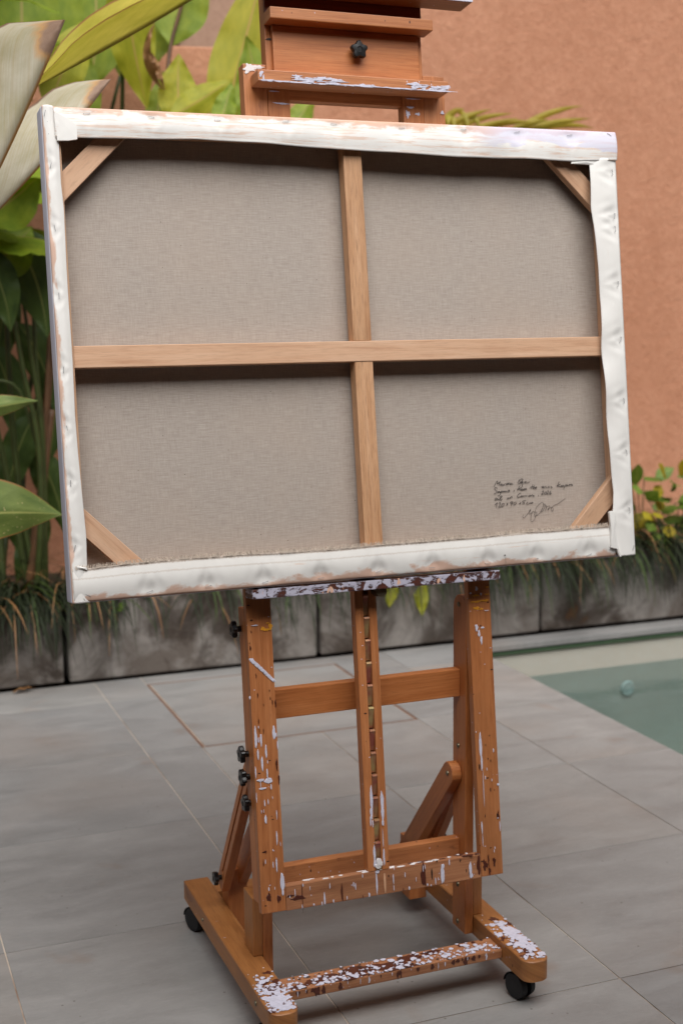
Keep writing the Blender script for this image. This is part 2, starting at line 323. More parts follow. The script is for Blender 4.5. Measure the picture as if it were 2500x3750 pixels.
def tube_bm(pts, rad, seg=8, bm=None, cap=True):
    b = bm or bmesh.new(); uv = b.loops.layers.uv.verify(); pts = [Vector(p) for p in pts]; rings = []
    for i, p in enumerate(pts):
        t_ = (pts[min(i + 1, len(pts) - 1)] - pts[max(i - 1, 0)]).normalized(); a = t_.orthogonal().normalized() if i == 0 else (rings_a - t_ * rings_a.dot(t_)).normalized()
        rings_a = a; c_ = t_.cross(a); r = rad[i] if hasattr(rad, '__len__') else rad
        rings.append([b.verts.new(p + (a * math.cos(k * 2 * math.pi / seg) + c_ * math.sin(k * 2 * math.pi / seg)) * r) for k in range(seg)])
    for r0, r1 in zip(rings, rings[1:]):
        for k in range(seg): b.faces.new((r0[k], r0[(k + 1) % seg], r1[(k + 1) % seg], r1[k]))
    if cap: b.faces.new(rings[0][::-1]); b.faces.new(rings[-1])
    return b
def cyl(name, p0, p1, r, mat, parent, seg=20):
    return finish(name, tube_bm([p0, p1], r, seg), mat, parent)
def smoothpts(pts, n=6):
    pts = [Vector(p) for p in pts]; out = []
    for i in range(len(pts) - 1):
        p0, p1, p2, p3 = pts[max(i - 1, 0)], pts[i], pts[i + 1], pts[min(i + 2, len(pts) - 1)]
        for k in range(n):
            q = k / n; out.append(.5 * ((2 * p1) + (p2 - p0) * q + (2 * p0 - 5 * p1 + 4 * p2 - p3) * q * q + (3 * p1 - p0 - 3 * p2 + p3) * q ** 3))
    return out + [pts[-1]]

# ================================================================== THE SETTING
X0, YR = -.10, -.13                                   # joints of the tile grid
PX, PY = .598, .61
XP = 1.475                                            # edge of the pool
def ground():
    bm = bmesh.new(); z = -.03; B = 600
    for (a, b, c, d) in ((-B, XP - .05, -B, B), (5.6, B, -B, B), (XP - .05, 5.6, 2.56, B), (XP - .05, 5.6, -B, -6.1)):
        bm.faces.new([bm.verts.new(v) for v in ((a, c, z), (b, c, z), (b, d, z), (a, d, z))])
    tag(finish('ground', bm, 'ground_soil'), kind='structure')
ground()
fl = tag(box('floor', (-3.7, -4.9, -.1), (XP - .004, 2.6, -.0022), 'grout', bevel=0), kind='structure')
tiles = {}
CV = (.082, .856, 1.683, 2.487)                       # the access cover
def tile(x0, x1, y0, y1):
    g = .0015; w_, d_ = round(x1 - x0, 3), round(y1 - y0, 3)
    if w_ < .02 or d_ < .02: return
    if (w_, d_) not in tiles:
        bm = box_bm((g, g, -.0021), (w_ - g, d_ - g, 0), bevel=.0008, seg=1); me = bpy.data.meshes.new('tile'); bm.to_mesh(me); bm.free(); me.materials.append(MAT['slate_tile']); tiles[(w_, d_)] = me
    o = bpy.data.objects.new('tile', tiles[(w_, d_)]); link(o, fl); o.location = (x0, y0, 0)
xs = [X0 + PX * i for i in range(-6, 3)] + [XP]; ys = [YR + PY * j for j in range(-8, 5)] + [2.595]
for i in range(len(xs) - 1):
    for j in range(len(ys) - 1):
        a, b, c_, d_ = xs[i], xs[i + 1], ys[j], ys[j + 1]
        ox0, ox1, oy0, oy1 = max(a, CV[0]), min(b, CV[1]), max(c_, CV[2]), min(d_, CV[3])
        if ox1 - ox0 > .003 and oy1 - oy0 > .003:      # cut round the cover
            tile(a, ox0, c_, d_); tile(ox1, b, c_, d_); tile(ox0, ox1, c_, oy0); tile(ox0, ox1, oy1, d_)
        else: tile(a, b, c_, d_)
# access cover: tiled lid in a thin brown frame
for (a, b, c_, d_) in ((CV[0], CV[1], CV[2], CV[2] + .009), (CV[0], CV[1], CV[3] - .009, CV[3]), (CV[0], CV[0] + .009, CV[2] + .009, CV[3] - .009), (CV[1] - .009, CV[1], CV[2] + .009, CV[3] - .009)):
    box('cover_frame', (a, c_, -.0021), (b, d_, -.0008), 'cover_frame', fl, bevel=0)
tile(CV[0] + .011, CV[1] - .011, CV[2] + .011, CV[3] - .011)

# pool
WZ = -.158
pool = empty('pool', (XP, 1.0, -1.3)); pool['kind'] = 'structure'
def quad(name, vs, mat, parent):
    bm = bmesh.new(); bm.faces.new([bm.verts.new(v) for v in vs]); return finish(name, bm, mat, parent)
box('basin_floor', (XP, -6, -1.3), (5.5, 2.5, -1.2), 'pool_stone', pool, bevel=0)
box('basin_wall', (XP, 2.505, -1.25), (5.5, 2.6, -.025), 'pool_stone', pool, bevel=.003)
box('basin_wall', (XP - .07, -6, -1.25), (XP + .0, 2.5, -.1004), 'pool_stone', pool, bevel=0)
box('basin_wall', (5.5, -6, -1.25), (5.6, 2.6, -.004), 'pool_stone', pool, bevel=0)
box('basin_wall', (XP, -6.1, -1.25), (5.5, -6.0, -.004), 'pool_stone', pool, bevel=0)
box('bench', (XP + .002, 2.05, -1.19), (5.49, 2.503, -.62), 'pool_stone', pool, bevel=.01)
box('step', (XP + .002, -1.2, -1.19), (2.6, 1.05, -.2), 'pool_stone', pool, bevel=.01)
box('dark_green_line', (XP, 2.493, -.046), (5.5, 2.5045, -.03), 'pool_dark_green', pool, bevel=0)  # dark green line just below the coping lip
k = 0
xx = XP + .06
while xx < 5.4:
    box('coping_stone', (xx, 2.485, -.026), (min(xx + 1.05, 5.5), 2.598, 0), 'slate_tile', pool, bevel=.003); xx += 1.053
pL = at(2295, 2521, 2.503); bm = tube_bm([pL, pL + Vector((0, -.008, 0))], [.036, .03], 24)
finish('pool_light', bm, 'pool_fitting', pool, smooth=False)
bm = bmesh.new(); n_ = 40
g = [[bm.verts.new((XP + (5.5 - XP) * i / n_, -6 + 8.505 * j / n_, WZ)) for j in range(n_ + 1)] for i in range(n_ + 1)]
for i in range(n_):
    for j in range(n_): bm.faces.new((g[i][j], g[i + 1][j], g[i + 1][j + 1], g[i][j + 1]))
tag(finish('water', bm, 'pool_water'), kind='structure')

# planter: concrete blocks, soil behind
PT = .335
pl = empty('planter_wall', (.8, 2.7, 0), 'low planter wall of mossy grey concrete blocks behind the tiled floor', 'planter wall')
edges = [-2.26, -1.23, -.20, .825, 1.862, 2.9, 3.93, 4.97, 6.0]
rr = random.Random(3)
for a, b in zip(edges, edges[1:]):
    dy = rr.uniform(-.008, .012); o = finish('block', box_bm((a + .009, 2.6 + dy, .004 + rr.random() * .006), (b - .009, 2.77, PT + rr.uniform(-.012, .012)), bevel=.012, seg=3), 'mossy_concrete', pl, smooth=False)
tag(box('soil', (-3.5, 2.772, -.02), (6, 3.75, .27), 'ground_soil', bevel=0), kind='structure')
pl2 = empty('planter_wall', (-1.15, 1.2, 0), 'concrete block planter wall running towards the viewer beyond the left edge', 'planter wall')
for j in range(4):
    y0 = -1.5 + j * 1.02; box('block', (-1.35, y0 + .009, .004), (-1.18, y0 + 1.01, PT), 'mossy_concrete', pl2, bevel=.012)
tag(box('soil', (-3.5, -1.5, -.02), (-1.352, 2.77, .27), 'ground_soil', bevel=0), kind='structure')

# terracotta walls
WY = 3.3
tw = empty('terracotta_wall', (2.5, WY, 0), 'tall terracotta stucco wall rising behind the pool and the easel', 'wall')
def stucco_wall(name, p0, p1, z1, th, parent, mat='terracotta_stucco', top=.01, z0=-.02):
    p0, p1 = Vector((*p0, 0)), Vector((*p1, 0)); ex = (p1 - p0).normalized(); ey = Vector((-ex.y, ex.x, 0)); L_ = (p1 - p0).length
    return finish(name, box_bm((0, 0, z0), (L_, th, z1), frame(p0, ex, ey, Vector((0, 0, 1))), bevel=top, seg=3), mat, parent)
stucco_wall('wall_face', (.875, WY), (7.5, WY), 4.2, .25, tw)
lw = empty('garden_wall', (0, 3.4, 0), 'lower terracotta garden wall behind the broad-leaved plants', 'wall')
stucco_wall('wall_face', (-3.5, 3.4 + 3.5 * .19), (.93, 3.39 - .93 * .19 + .09), 2.535, .2, lw)
hw = empty('neighbour_house', (2, 7, 0), 'tan stucco house corner glimpsed above the garden wall', 'house')
stucco_wall('wall_face', (1.22, 6.2), (6, 5.2), 6, .3, hw, 'tan_stucco')
stucco_wall('wall_face', (-5, 9.5), (1.6, 8.2), 6, .3, hw, 'tan_stucco')
box('dark_corner_strip', (1.16, 6.12, 0), (1.23, 6.2, 6), 'stem_brown', hw, bevel=.02)  # dark strip at the left end of the nearer house wall

# unseen facade and roof added behind the viewer to block low front light
vl = empty('shade_facade', (0, -6, 0), 'unseen facade with a deep eave, added to shade the viewer side of the terrace', 'house')
stucco_wall('wall_face', (9, -4.9), (-9, -4.9), 3.04, .3, vl, 'tan_stucco')
box('shade_roof', (-9, -8.5, 3.05), (9, -2.32, 3.3), 'stem_brown', vl, bevel=.02)
for i in range(5): box('shade_roof_post', (-6 + i * 3.1, -3.7, .0), (-5.86 + i * 3.1, -3.56, 3.04), 'stem_brown', vl, bevel=.01)
# ================================================================== THE CANVAS
def fr_canvas(): return frame(Vector(ORG), (1, 0, 0), Vector(NRM), Vector(UP))
FC = fr_canvas()
cv = empty('stretched_canvas', tuple(ORG), 'large stretched canvas turned to show its raw linen back, standing on the easel', 'canvas')
TH = .05
def cp(X, s, off): return FC @ Vector((X, off, s))
# stretcher bars
FO = .0035
for lo, hi in (((-.5965, FO, .8575), (.5965, .046, .8965)), ((-.5965, FO, .0035), (.5965, .046, .0435)), ((-.5965, FO, .0437), (-.567, .046, .8573)), ((.563, FO, .0437), (.5965, .046, .8573))):
    box('stretcher_bar', lo, hi, 'stretcher_wood', cv, FC, bevel=.002)
box('crossbar', (-.5668, .007, .4280), (.5628, .036, .4683), 'stretcher_wood', cv, FC)
box('crossbar', (-.0175, .0085, .4685), (.0210, .036, .8573), 'stretcher_wood_streaky', cv, FC)
box('crossbar', (-.0175, .0085, .0437), (.0210, .036, .4278), 'stretcher_wood_streaky', cv, FC)
def brace(cx, cz, sx, sz):
    # corner brace: band at 45 degrees across the corner (cx, cz), legs of length a (inner) and b (outer)
    a, b = sx, sz
    return a, b
def cbrace(poly):
    finish('corner_brace', prism_bm(poly, .012, .03, 'xz', FC, .001, uvdir=(poly[1][0] - poly[0][0], 0, poly[1][1] - poly[0][1])), 'stretcher_wood', cv)
cbrace([(-.567, .7847), (-.4947, .857), (-.4400, .857), (-.567, .7300)])
cbrace([(-.567, .1735), (-.4370, .0437), (-.4900, .0437), (-.567, .1205)])
cbrace([(.4255, .857), (.563, .7205), (.563, .7750), (.4805, .857)])
cbrace([(.4330, .0437), (.563, .1755), (.563, .1180), (.4885, .0437)])
# linen stretched over the far face
def grid(nu, nv, fn, name, mat, parent, uvf, smooth=True, flip=False):
    bm = bmesh.new(); uv = bm.loops.layers.uv.new('UVMap'); P = [[bm.verts.new(fn(i / nu, j / nv)) for j in range(nv + 1)] for i in range(nu + 1)]
    ix = {P[i][j]: (i / nu, j / nv) for i in range(nu + 1) for j in range(nv + 1)}
    for i in range(nu):
        for j in range(nv):
            q = (P[i][j], P[i + 1][j], P[i + 1][j + 1], P[i][j + 1]); f = bm.faces.new(q[::-1] if flip else q)
            for l in f.loops: l[uv].uv = uvf(*ix[l.vert])
    return finish(name, bm, mat, parent, smooth)
grid(40, 30, lambda u, v: cp(-.597 + 1.194 * u, .003 + .894 * v, .0465 + .0006 * math.sin(u * 9) * math.sin(v * 7)), 'linen_back', 'raw_linen', cv, lambda u, v: (u * 1.2, v * .9))
# painted front and wrapped edges
def wrap():
    bm = box_bm((-.6, .0005, 0), (.6, TH, .9), bevel=.004, seg=3)
    kill = [f for f in bm.faces if f.normal.y < -.9 and f.calc_area() > .5]; bmesh.ops.delete(bm, geom=kill, context='FACES')
    uv = bm.loops.layers.uv.verify()
    for f in bm.faces:
        for l in f.loops: c_ = l.vert.co; l[uv].uv = ((c_.x if abs(f.normal.x) < .5 else c_.z) * 6, 1 - c_.y / TH * .5)
    bm.transform(FC); return finish('canvas_wrap', bm, 'primed_edge', cv, True)
wrap()
# turned-over flaps: outer edge on the canvas rim, inner (cut) edge as measured
TOPE = [(-.6, .842), (-.5398, .8432), (-.456, .8448), (-.3157, .8484), (-.17, .8455), (-.0274, .8396), (.0836, .8375), (.227, .8335), (.3765, .8348), (.4898, .833), (.5983, .8383)]
LEFTE = [(0, -.567), (.0669, -.568), (.1225, -.5661), (.1862, -.5685), (.2657, -.5715), (.3449, -.5729), (.4397, -.571), (.5422, -.5717), (.6209, -.5716), (.7151, -.5697), (.7621, -.5722), (.8365, -.5715), (.9, -.579)]
RIGHTE = [(0, .555), (.0739, .5405), (.1381, .5492), (.1845, .5466), (.2586, .5424), (.3784, .5389), (.4428, .5384), (.5346, .5417), (.6079, .5397), (.6993, .5324), (.7358, .5282), (.827, .5315), (.84, .533)]
BOTE = [(-.5965, .0630), (-.5682, .0629), (-.4877, .0663), (-.3636, .0675), (-.235, .0662), (-.1018, .0632), (.0181, .0648), (.1322, .0655), (.2301, .0657), (.3306, .0678), (.4337, .0671), (.529, .0681), (.5445, .068)]
TOPS = [-.5185, -.3995, -.2727, -.1366, -.0383, .1054, .2419, .3639, .4875]
BOTS = [-.4556, -.3434, -.2312, -.1184, .0024, .1192, .2440, .3552, .4823]
LEFTS = [.7932, .6796, .558, .4243, .3179, .2189, .1010]
RIGHTS = [.8127, .7207, .6933, .5772, .46, .33, .22, .0971]
def interp(tab, x): return float(np.interp(x, [a for a, _ in tab], [b for _, b in tab]))
def flap(name, kind, a, b, tab, staples, base, mat, n, seed, wav=.004):
    """kind 'h': runs along X, rim at s=rim; 'v': runs along s"""
    r = random.Random(seed); ph = [r.uniform(0, 6.28) for _ in range(4)]; rim = {'t': .8985, 'b': .0015, 'l': -.5985, 'r': .5985}[kind]
    def fn(u, v):
        q = a + (b - a) * u; inner = interp(tab, q); pos = rim + (inner - rim) * v
        off = base - .0006
        puck = sum(math.exp(-((q - s_) / .022) ** 2) for s_ in staples)      # drawn down at each staple
        lift = (.0012 + wav * v ** 1.5 * (.55 + .45 * math.sin(q * 31 + ph[0]) * math.sin(q * 13 + ph[1]))) + wav * .16 * math.sin(q * 43 + ph[2] + 1.5 * math.sin(q * 11 + ph[3])) * v * v
        belly = .0046 * math.sin(math.pi * min(1, v * 1.05)) * (1 - .85 * min(1, puck) * math.exp(-((v - .18) / .28) ** 2))
        edge = min(1, v / .06)
        for s_ in staples:                                            # creases fanning out from each staple
            dq = q - s_
            if abs(dq) < .06: lift -= .0011 * math.exp(-(dq / .026) ** 2) * math.exp(-((v - .2) / .22) ** 2); lift += .0007 * math.cos(dq * 260 + s_ * 50 + v * (6 if dq > 0 else -6)) * math.exp(-(dq / .03) ** 2) * math.exp(-((v - .42) / .3) ** 2)
        off -= (lift + belly) * edge
        return cp(q, pos, off) if kind in 'tb' else cp(pos, q, off)
    o = grid(n, 18, fn, name, mat, cv, lambda u, v: ((a + (b - a) * u) * 6 + seed, v), flip=kind in 'br')
    md = o.modifiers.new('thickness', 'SOLIDIFY'); md.thickness = .0008; md.offset = 1 if kind in 'tl' else 1
    return o
flap('canvas_flap', 'l', 0.0, .9, LEFTE, LEFTS, 0, 'primed_flap_side', 260, 1, .0012)
flap('canvas_flap', 'r', .001, .842, RIGHTE, RIGHTS, .0, 'primed_flap_plain', 260, 2, .009)
flap('canvas_flap', 't', -.578, .5995, TOPE, TOPS, -.0015, 'primed_flap_top', 360, 3, .005)
flap('canvas_flap', 'b', -.5955, .548, BOTE, BOTS, -.001, 'primed_flap_bottom', 360, 4, .004)
# folded corner tabs
def tab(poly, off0, mat, th=.0012, bend=0):
    bm = bmesh.new(); cx = sum(p[0] for p in poly) / len(poly); cy = sum(p[1] for p in poly) / len(poly); uv = bm.loops.layers.uv.new('UVMap')
    ring = [bm.verts.new(cp(x, s_, off0)) for x, s_ in poly]; cen = bm.verts.new(cp(cx, cy, off0 - bend)); back = [bm.verts.new(cp(x, s_, off0 + th)) for x, s_ in poly]
    n = len(poly)
    for i in range(n): bm.faces.new((ring[i], ring[(i + 1) % n], cen)); bm.faces.new((ring[i], back[i], back[(i + 1) % n], ring[(i + 1) % n]))
    for f in bm.faces:
        for l in f.loops: l[uv].uv = (l.vert.co.x * 6 + 1, .6)
    bmesh.ops.recalc_face_normals(bm, faces=bm.faces); finish('folded_tab', bm, mat, cv, False)
tab([(-.5765, .8885), (-.5560, .8775), (-.5402, .8667), (-.5385, .8600), (-.539, .8397), (-.5560, .8368), (-.5750, .8361)], -.0092, 'primed_flap_plain', .005, .0006)
tab([(.4892, .8353), (.5568, .8370), (.5553, .8273), (.4878, .8284)], -.0050, 'primed_flap_plain', .003, .002)
tab([(.5315, .0965), (.5400, .0985), (.5465, .0955), (.5450, .0600), (.5480, .0174), (.5318, .0218), (.5340, .0600)], -.0125, 'primed_flap_plain', .006, .002)
tab([(.5450, .0300), (.5490, .0280), (.5560, .0010), (.5520, .0006), (.5480, .0100)], -.0125, 'primed_flap_plain', .005, .001)
tab([(-.5885, .0690), (-.5690, .0645), (-.5690, .0600), (-.5870, .0640)], -.0075, 'primed_flap_bottom', .004, .002)
# staples
sm = None
def staple(X, s_, ang, off):
    global sm
    if sm is None:
        bm = tube_bm([(-.0056, .004, 0), (-.0056, 0, 0), (.0056, 0, 0), (.0056, .004, 0)], .0005, 6); sm = bpy.data.meshes.new('staple'); bm.to_mesh(sm); bm.free(); sm.materials.append(MAT['staple_steel'])
    o = bpy.data.objects.new('staple', sm); link(o, cv); R3 = FC.to_3x3().to_4x4() @ Matrix.Rotation(ang, 4, 'Y'); o.matrix_local = Matrix.Translation(cp(X, s_, off) - Vector(ORG)) @ R3
rs = random.Random(9)
for x in TOPS: staple(x, .8885 + rs.uniform(-.002, .002), rs.uniform(-.25, .2), -.0052)
for x in BOTS: staple(x, .0105 + rs.uniform(-.002, .003), -rs.uniform(-.1, .35), -.0052)
for s_ in LEFTS: staple(-.5885, s_, 1.57 + rs.uniform(-.2, .35), -.0042)
for s_ in RIGHTS: staple(.586, s_, 1.57 + rs.uniform(-.1, .4), -.0062)
for X, s_, a_ in ((-.5939, .8854, -1.3), (-.5884, .8748, -1.2), (-.5872, .852, -1.0), (-.58, .009, .75), (-.5704, .0137, .5), (.583, .892, .6), (.5743, .8789, .45), (.5814, .0283, -1.1), (.5906, .016, -1.2)): staple(X, s_, a_, -.0058)
# frayed threads on the bottom flap
def fray():
    bm = bmesh.new(); r = random.Random(11)
    for i in range(1900):
        q = r.uniform(-.59, .53); s0 = interp(BOTE, q); L_ = r.uniform(.003, .0075); d = r.uniform(-.0025, .0025); w_ = .0003
        a = cp(q - w_, s0 - .001, -.0075); b = cp(q + w_, s0 - .001, -.0075); c_ = cp(q + d + w_, s0 + L_, -.0072 + r.uniform(-.0015, .001)); e = cp(q + d - w_, s0 + L_, -.0072)
        bm.faces.new([bm.verts.new(v) for v in (a, b, c_, e)])
    tag(finish('frayed_threads', bm, 'linen_thread', cv), kind='stuff')
fray()
# handwritten inscription and signature
W1 = ((1790, 1740, 170 / 1568), '160,385 190,320 225,250 280,190|280,195 272,300|272,300 330,240 375,215 355,260 325,345|425,290 395,300 375,330 395,340 420,310 430,295 432,330 455,340 480,310 487,345 510,305 545,290|560,280 585,325 600,285|625,235 642,232|600,320 625,265 640,310 655,270 680,265 690,310|745,270 715,280 700,305 730,310 760,275 775,305 805,295|1020,150 985,200 968,270 985,300 1030,280 1090,210 1130,150 1125,130 1070,135 1030,165 1040,230 1100,270|1120,210 1080,240 1095,265 1140,215 1125,300 1110,370 1070,420 1040,430|1225,215 1190,225 1180,245 1215,245 1240,215 1250,245 1290,245|1300,220 1310,250 1350,240 1355,210|1362,157 1376,155|275,445 240,415 195,430 175,470 215,500 255,530 240,580 200,615 155,625|335,545 295,555 280,580 310,580 345,545 355,580 400,540|395,540 430,530 420,570 390,575|390,545 370,640 330,690 285,695|440,570 470,535 475,560 510,530 520,570 560,530 575,560 610,540|680,500 640,510 630,545 665,545 685,505 685,550|850,500 840,530 815,565|1045,355 1000,400 975,470 950,530|945,480 990,450 1030,440|1010,500 1025,455 1050,450|1080,460 1050,480 1060,505 1095,480 1080,460|1130,455 1100,475 1100,500 1140,490 1145,460|1150,500 1170,450 1185,490 1205,445 1215,490 1245,440 1255,490 1265,465|250,770 200,790 185,830 230,835 265,790 250,770|275,790 290,825 310,790|315,745 325,744|310,830 370,790 430,720 410,695 370,740 355,810 370,845 410,840 440,800|655,755 620,765 615,795 650,795 665,760|690,795 700,750 720,770 740,725 770,720 765,770|1070,600 1020,615 965,670 945,720 965,750 1020,735 1060,715|1110,690 1075,700 1065,725 1100,720 1120,695|1125,720 1145,690 1160,715 1190,690 1200,715|1215,680 1230,705 1290,675|1390,670 1340,685 1330,710 1370,710 1400,680|1410,705 1450,660 1490,690 1470,710 1540,690|190,1010 230,965 275,925 255,1000 235,1100|320,945 350,925 385,930 370,980 310,1080 345,1080 400,1060|480,950 430,980 415,1040 440,1060 490,1030 510,970 480,945|585,940 630,1010|640,930 575,1020|780,890 730,900 715,940 750,950 790,910 800,900 770,970 725,1035|870,905 830,940 825,990 860,1000 905,960 910,920 870,905|1050,900 1045,985|1000,970 1075,920|1230,855 1140,870 1125,910 1180,920 1180,960 1110,975|1310,915 1270,925 1255,965 1300,980 1340,960|1360,920 1365,955 1400,930 1415,955 1445,905 1450,945 1490,905')
W2 = ((1930, 1740, 180 / 1568), '170,290 150,350 125,430|80,385 215,355|225,320 195,380 180,430 215,395 230,390 235,425|250,400 290,385 280,365 250,395 260,430 300,410|480,360 450,375 480,395 455,400|495,390 520,365 500,365 505,400 535,385|545,400 555,365 590,360|600,365 605,400 635,380|648,297 656,297|660,385 690,365 670,360 665,395 700,390|760,355 735,370 790,385 750,405|1005,205 970,290 930,360|1050,275 980,320 950,340 1000,355 1060,360 1095,325 1075,325 1080,360 1120,350 1140,320 1120,320 1130,355 1165,345|1190,310 1170,390 1150,450|1185,325 1230,300 1240,325 1195,350|1250,335 1280,310 1260,305 1265,335 1300,325|1310,330 1325,300 1370,295|1330,330 1365,290 1380,315|1420,285 1390,295 1440,315 1400,340|465,520 500,500 515,510 490,560 440,620 505,605|580,525 545,550 540,595 570,605 600,570 600,535 580,525|630,505 660,490 670,510 640,560 615,595 670,590|745,490 710,540 700,585 725,605 755,580 745,560 710,580|350,635 335,675')
W3 = ((1890, 1800, 200 / 1568), '200,660 178,710 190,750 230,750 290,670 350,590 410,485|410,490 385,560 360,640 380,650 430,610 480,560 500,600 520,570|450,600 420,690 408,800 420,870 480,840 540,740 580,640 570,590 530,600 515,680 530,705 590,680 660,620 720,520 770,420 765,340 735,310 660,350 580,440 540,530 540,590|770,350 765,430 720,530 695,570 720,585 770,530 810,430 820,380 800,350 760,390|820,380 850,420 840,500 820,560|840,470 880,430 940,410 930,460 885,545|900,520 950,460 980,445 985,465 1010,450 1000,510 1020,560 1050,530 1055,480|1010,470 1040,430 1090,390 1190,345 1290,275 1400,195')
def inscription():
    bm = bmesh.new()
    for (ox, oy, sc), txt in (W1, W2, W3):
        wide = .00056 if sc < .125 else .00038
        for st in txt.split('|'):
            pts = [tuple(map(float, p.split(','))) for p in st.split()]
            pp = [Vector((*on_canvas(ox + x * sc, oy + y * sc, .0455), 0)) for x, y in pts]; pp = smoothpts(pp, 3); prev = None; n = len(pp)
            for i, p in enumerate(pp):
                d = (pp[min(i + 1, n - 1)] - pp[max(i - 1, 0)]).normalized(); s_ = Vector((-d.y, d.x, 0)) * wide * (.6 if i == n - 1 else 1)
                a, b = [bm.verts.new(cp(q.x, q.y, .0452)) for q in (p - s_, p + s_)]
                if prev: bm.faces.new((prev[0], a, b, prev[1]))
                prev = (a, b)
    finish('handwritten_inscription', bm, 'ink', cv)['label'] = 'handwritten note and signature in black pen'
inscription()
bm = bmesh.new()
for x0, x1, s0, s1 in ((.2825, .2832, -.0005, .0040), (.2826, .2831, .0045, .0120), (.2828, .2832, .0125, .0200), (.2800, .2836, .0228, .0245)): bm.faces.new([bm.verts.new(cp(x, s_, -.0082)) for x, s_ in ((x0, s0), (x1, s0), (x1, s1), (x0, s1))])
finish('pen_mark', bm, 'ink', cv)

# ================================================================== THE EASEL
BX = .0045
ez = empty('studio_easel', (BX, .14, 0), 'paint-spattered orange beech studio easel on black casters', 'easel')
Z = lambda z: z - FLOOR
def ebox(name, lo, hi, mat='easel_wood', parent=None, bevel=.002, grain=None):
    return box(name, (lo[0], lo[1], Z(lo[2])), (hi[0], hi[1], Z(hi[2])), mat, parent or ez, bevel=bevel, grain=grain)
# runners with rounded noses
def runner(x0, x1):
    r = .022; pts = [(x0, .466)]; n = 8
    pts += [(x0, -.158)] + [(x0 + r - r * math.cos(i * math.pi / 2 / n), -.158 - .024 * math.sin(i * math.pi / 2 / n)) for i in range(1, n + 1)]
    pts += [(x1 - r + r * math.sin(i * math.pi / 2 / n), -.158 - .024 * math.cos(i * math.pi / 2 / n)) for i in range(0, n + 1)] + [(x1, .466)]
    bm = prism_bm(pts, Z(-.82), Z(-.775), 'xy', bevel=.0018, uvdir=(0, 1, 0)); return finish('runner', bm, 'easel_wood_base', ez)
RL = runner(-.2925, -.2345); RR = runner(.2430, .3010)
FR = ebox('floor_rail', (-.2343, -.082, -.8095), (.2428, -.026, -.790), 'easel_wood_spattered')
ebox('floor_rail', (-.2343, .40, -.815), (.2428, .44, -.785), 'easel_wood_base')
# blocks and uprights
for x0, x1, u0, u1 in ((-.254, -.233, -.2328, -.2122), (.2424, .2640, .2222, .2422)):
    ebox('post_block', (x0, .052, -.7746), (x1, .113, -.650), 'easel_wood_base')
    up = []
    r = .03; n = 10; poly = [(.0505, -.815 - FLOOR + 0), (.1115, -.815 - FLOOR)]
    poly += [(.081 + .0305 * math.cos(i * math.pi / n), Z(-.100) + .0305 * math.sin(i * math.pi / n)) for i in range(n + 1)]
    finish('upright', prism_bm(poly, u0, u1, 'yz', bevel=.0015), 'easel_wood', ez)
ebox('crossbar', (-.212, .0776, -.2895), (.2220, .101, -.2295), 'easel_wood')
ebox('crossbar', (-.212, .0776, -.6640), (.2220, .100, -.6046), 'easel_wood_worn')
# braces
def rounded_bar(p, q, wd, x0, x1, mat, name, slot=None):
    """bar in a plane of constant x between p and q (y, z) with round ends"""
    P_, Q_ = Vector(p), Vector(q); d = (Q_ - P_).normalized(); s_ = Vector((-d.y, d.x)); r = wd / 2; n = 8; poly = []
    for i in range(n + 1): a = math.pi / 2 + i * math.pi / n; poly.append(P_ + d * r * math.cos(a) + s_ * r * math.sin(a))
    for i in range(n + 1): a = -math.pi / 2 + i * math.pi / n; poly.append(Q_ + d * r * math.cos(a) + s_ * r * math.sin(a))
    o = finish(name, prism_bm([tuple(v) for v in poly], x0, x1, 'yz', bevel=.0015, uvdir=(0, d.x, d.y)), mat, ez)
    return o
for sgn, x0, x1 in ((1, .2000, .2218), (-1, -.2118, -.1900)):
    rounded_bar((.0916, Z(-.4608)), (.370, Z(-.775)), .05, x0, x1, 'easel_wood', 'brace')
def slotted(x0, x1):
    p = Vector((.058, Z(-.365))); q = Vector((.287, Z(-.708))); d = (q - p).normalized(); s_ = Vector((-d.y, d.x)); L_ = (q - p).length
    bm = None
    for a, b in ((-.0195, -.0035), (.0035, .0195)):     # two cheeks either side of the slot
        F_ = frame(Vector((0, p.x, p.y)), (0, d.x, d.y), (1, 0, 0), (0, s_.x, s_.y))
        bm = box_bm((.03, x0, a), (L_ - .03, x1, b), F_, bevel=.001, bm=bm or bmesh.new(), grain=0)
    for a, b in ((-.016, .03), (L_ - .03, L_ + .016)): bm = box_bm((a, x0, -.0195), (b, x1, .0195), F_, bevel=.002, bm=bm, grain=0)
    return finish('slotted_brace', bm, 'easel_wood', ez)
slotted(-.2545, -.2352); slotted(.2440, .2630)
for x0, x1 in ((-.2343, -.192), (.200, .2428)):
    ebox('brace_bracket', (x0, .292, -.835), (x1, .346, -.690), 'easel_wood')
# mast: leaning frame, turned a hair in its own plane
MA = .0072
exm = Vector((math.cos(MA), -UP[1] * math.sin(MA), -UP[2] * math.sin(MA))); ezm = Vector((math.sin(MA), UP[1] * math.cos(MA), UP[2] * math.cos(MA)))
FM = frame(Vector(ORG) + Vector((.0087, 0, 0)), exm, Vector(NRM), ezm)
def mbox(name, lo, hi, mat='easel_wood', parent=None, bevel=.002, grain=None): return box(name, lo, hi, mat, parent or ez, FM, bevel, grain)
def mp(x, s_, off): return FM @ Vector((x, off, s_))
HB = .2650
POST = []
for sg in (-1, 1):
    x0, x1 = sorted((sg * HB, sg * (HB - .0505)))
    POST.append(mbox('mast_post', (x0, .0505, -.6455), (x1, .070, .30), 'easel_wood_worn'))
    a, b = sorted((sg * HB, sg * (HB - .0225)))
    mbox('post_rib', (a + .0005, .0704, -.63), (b - .0005, .1080, -.045), 'easel_wood')
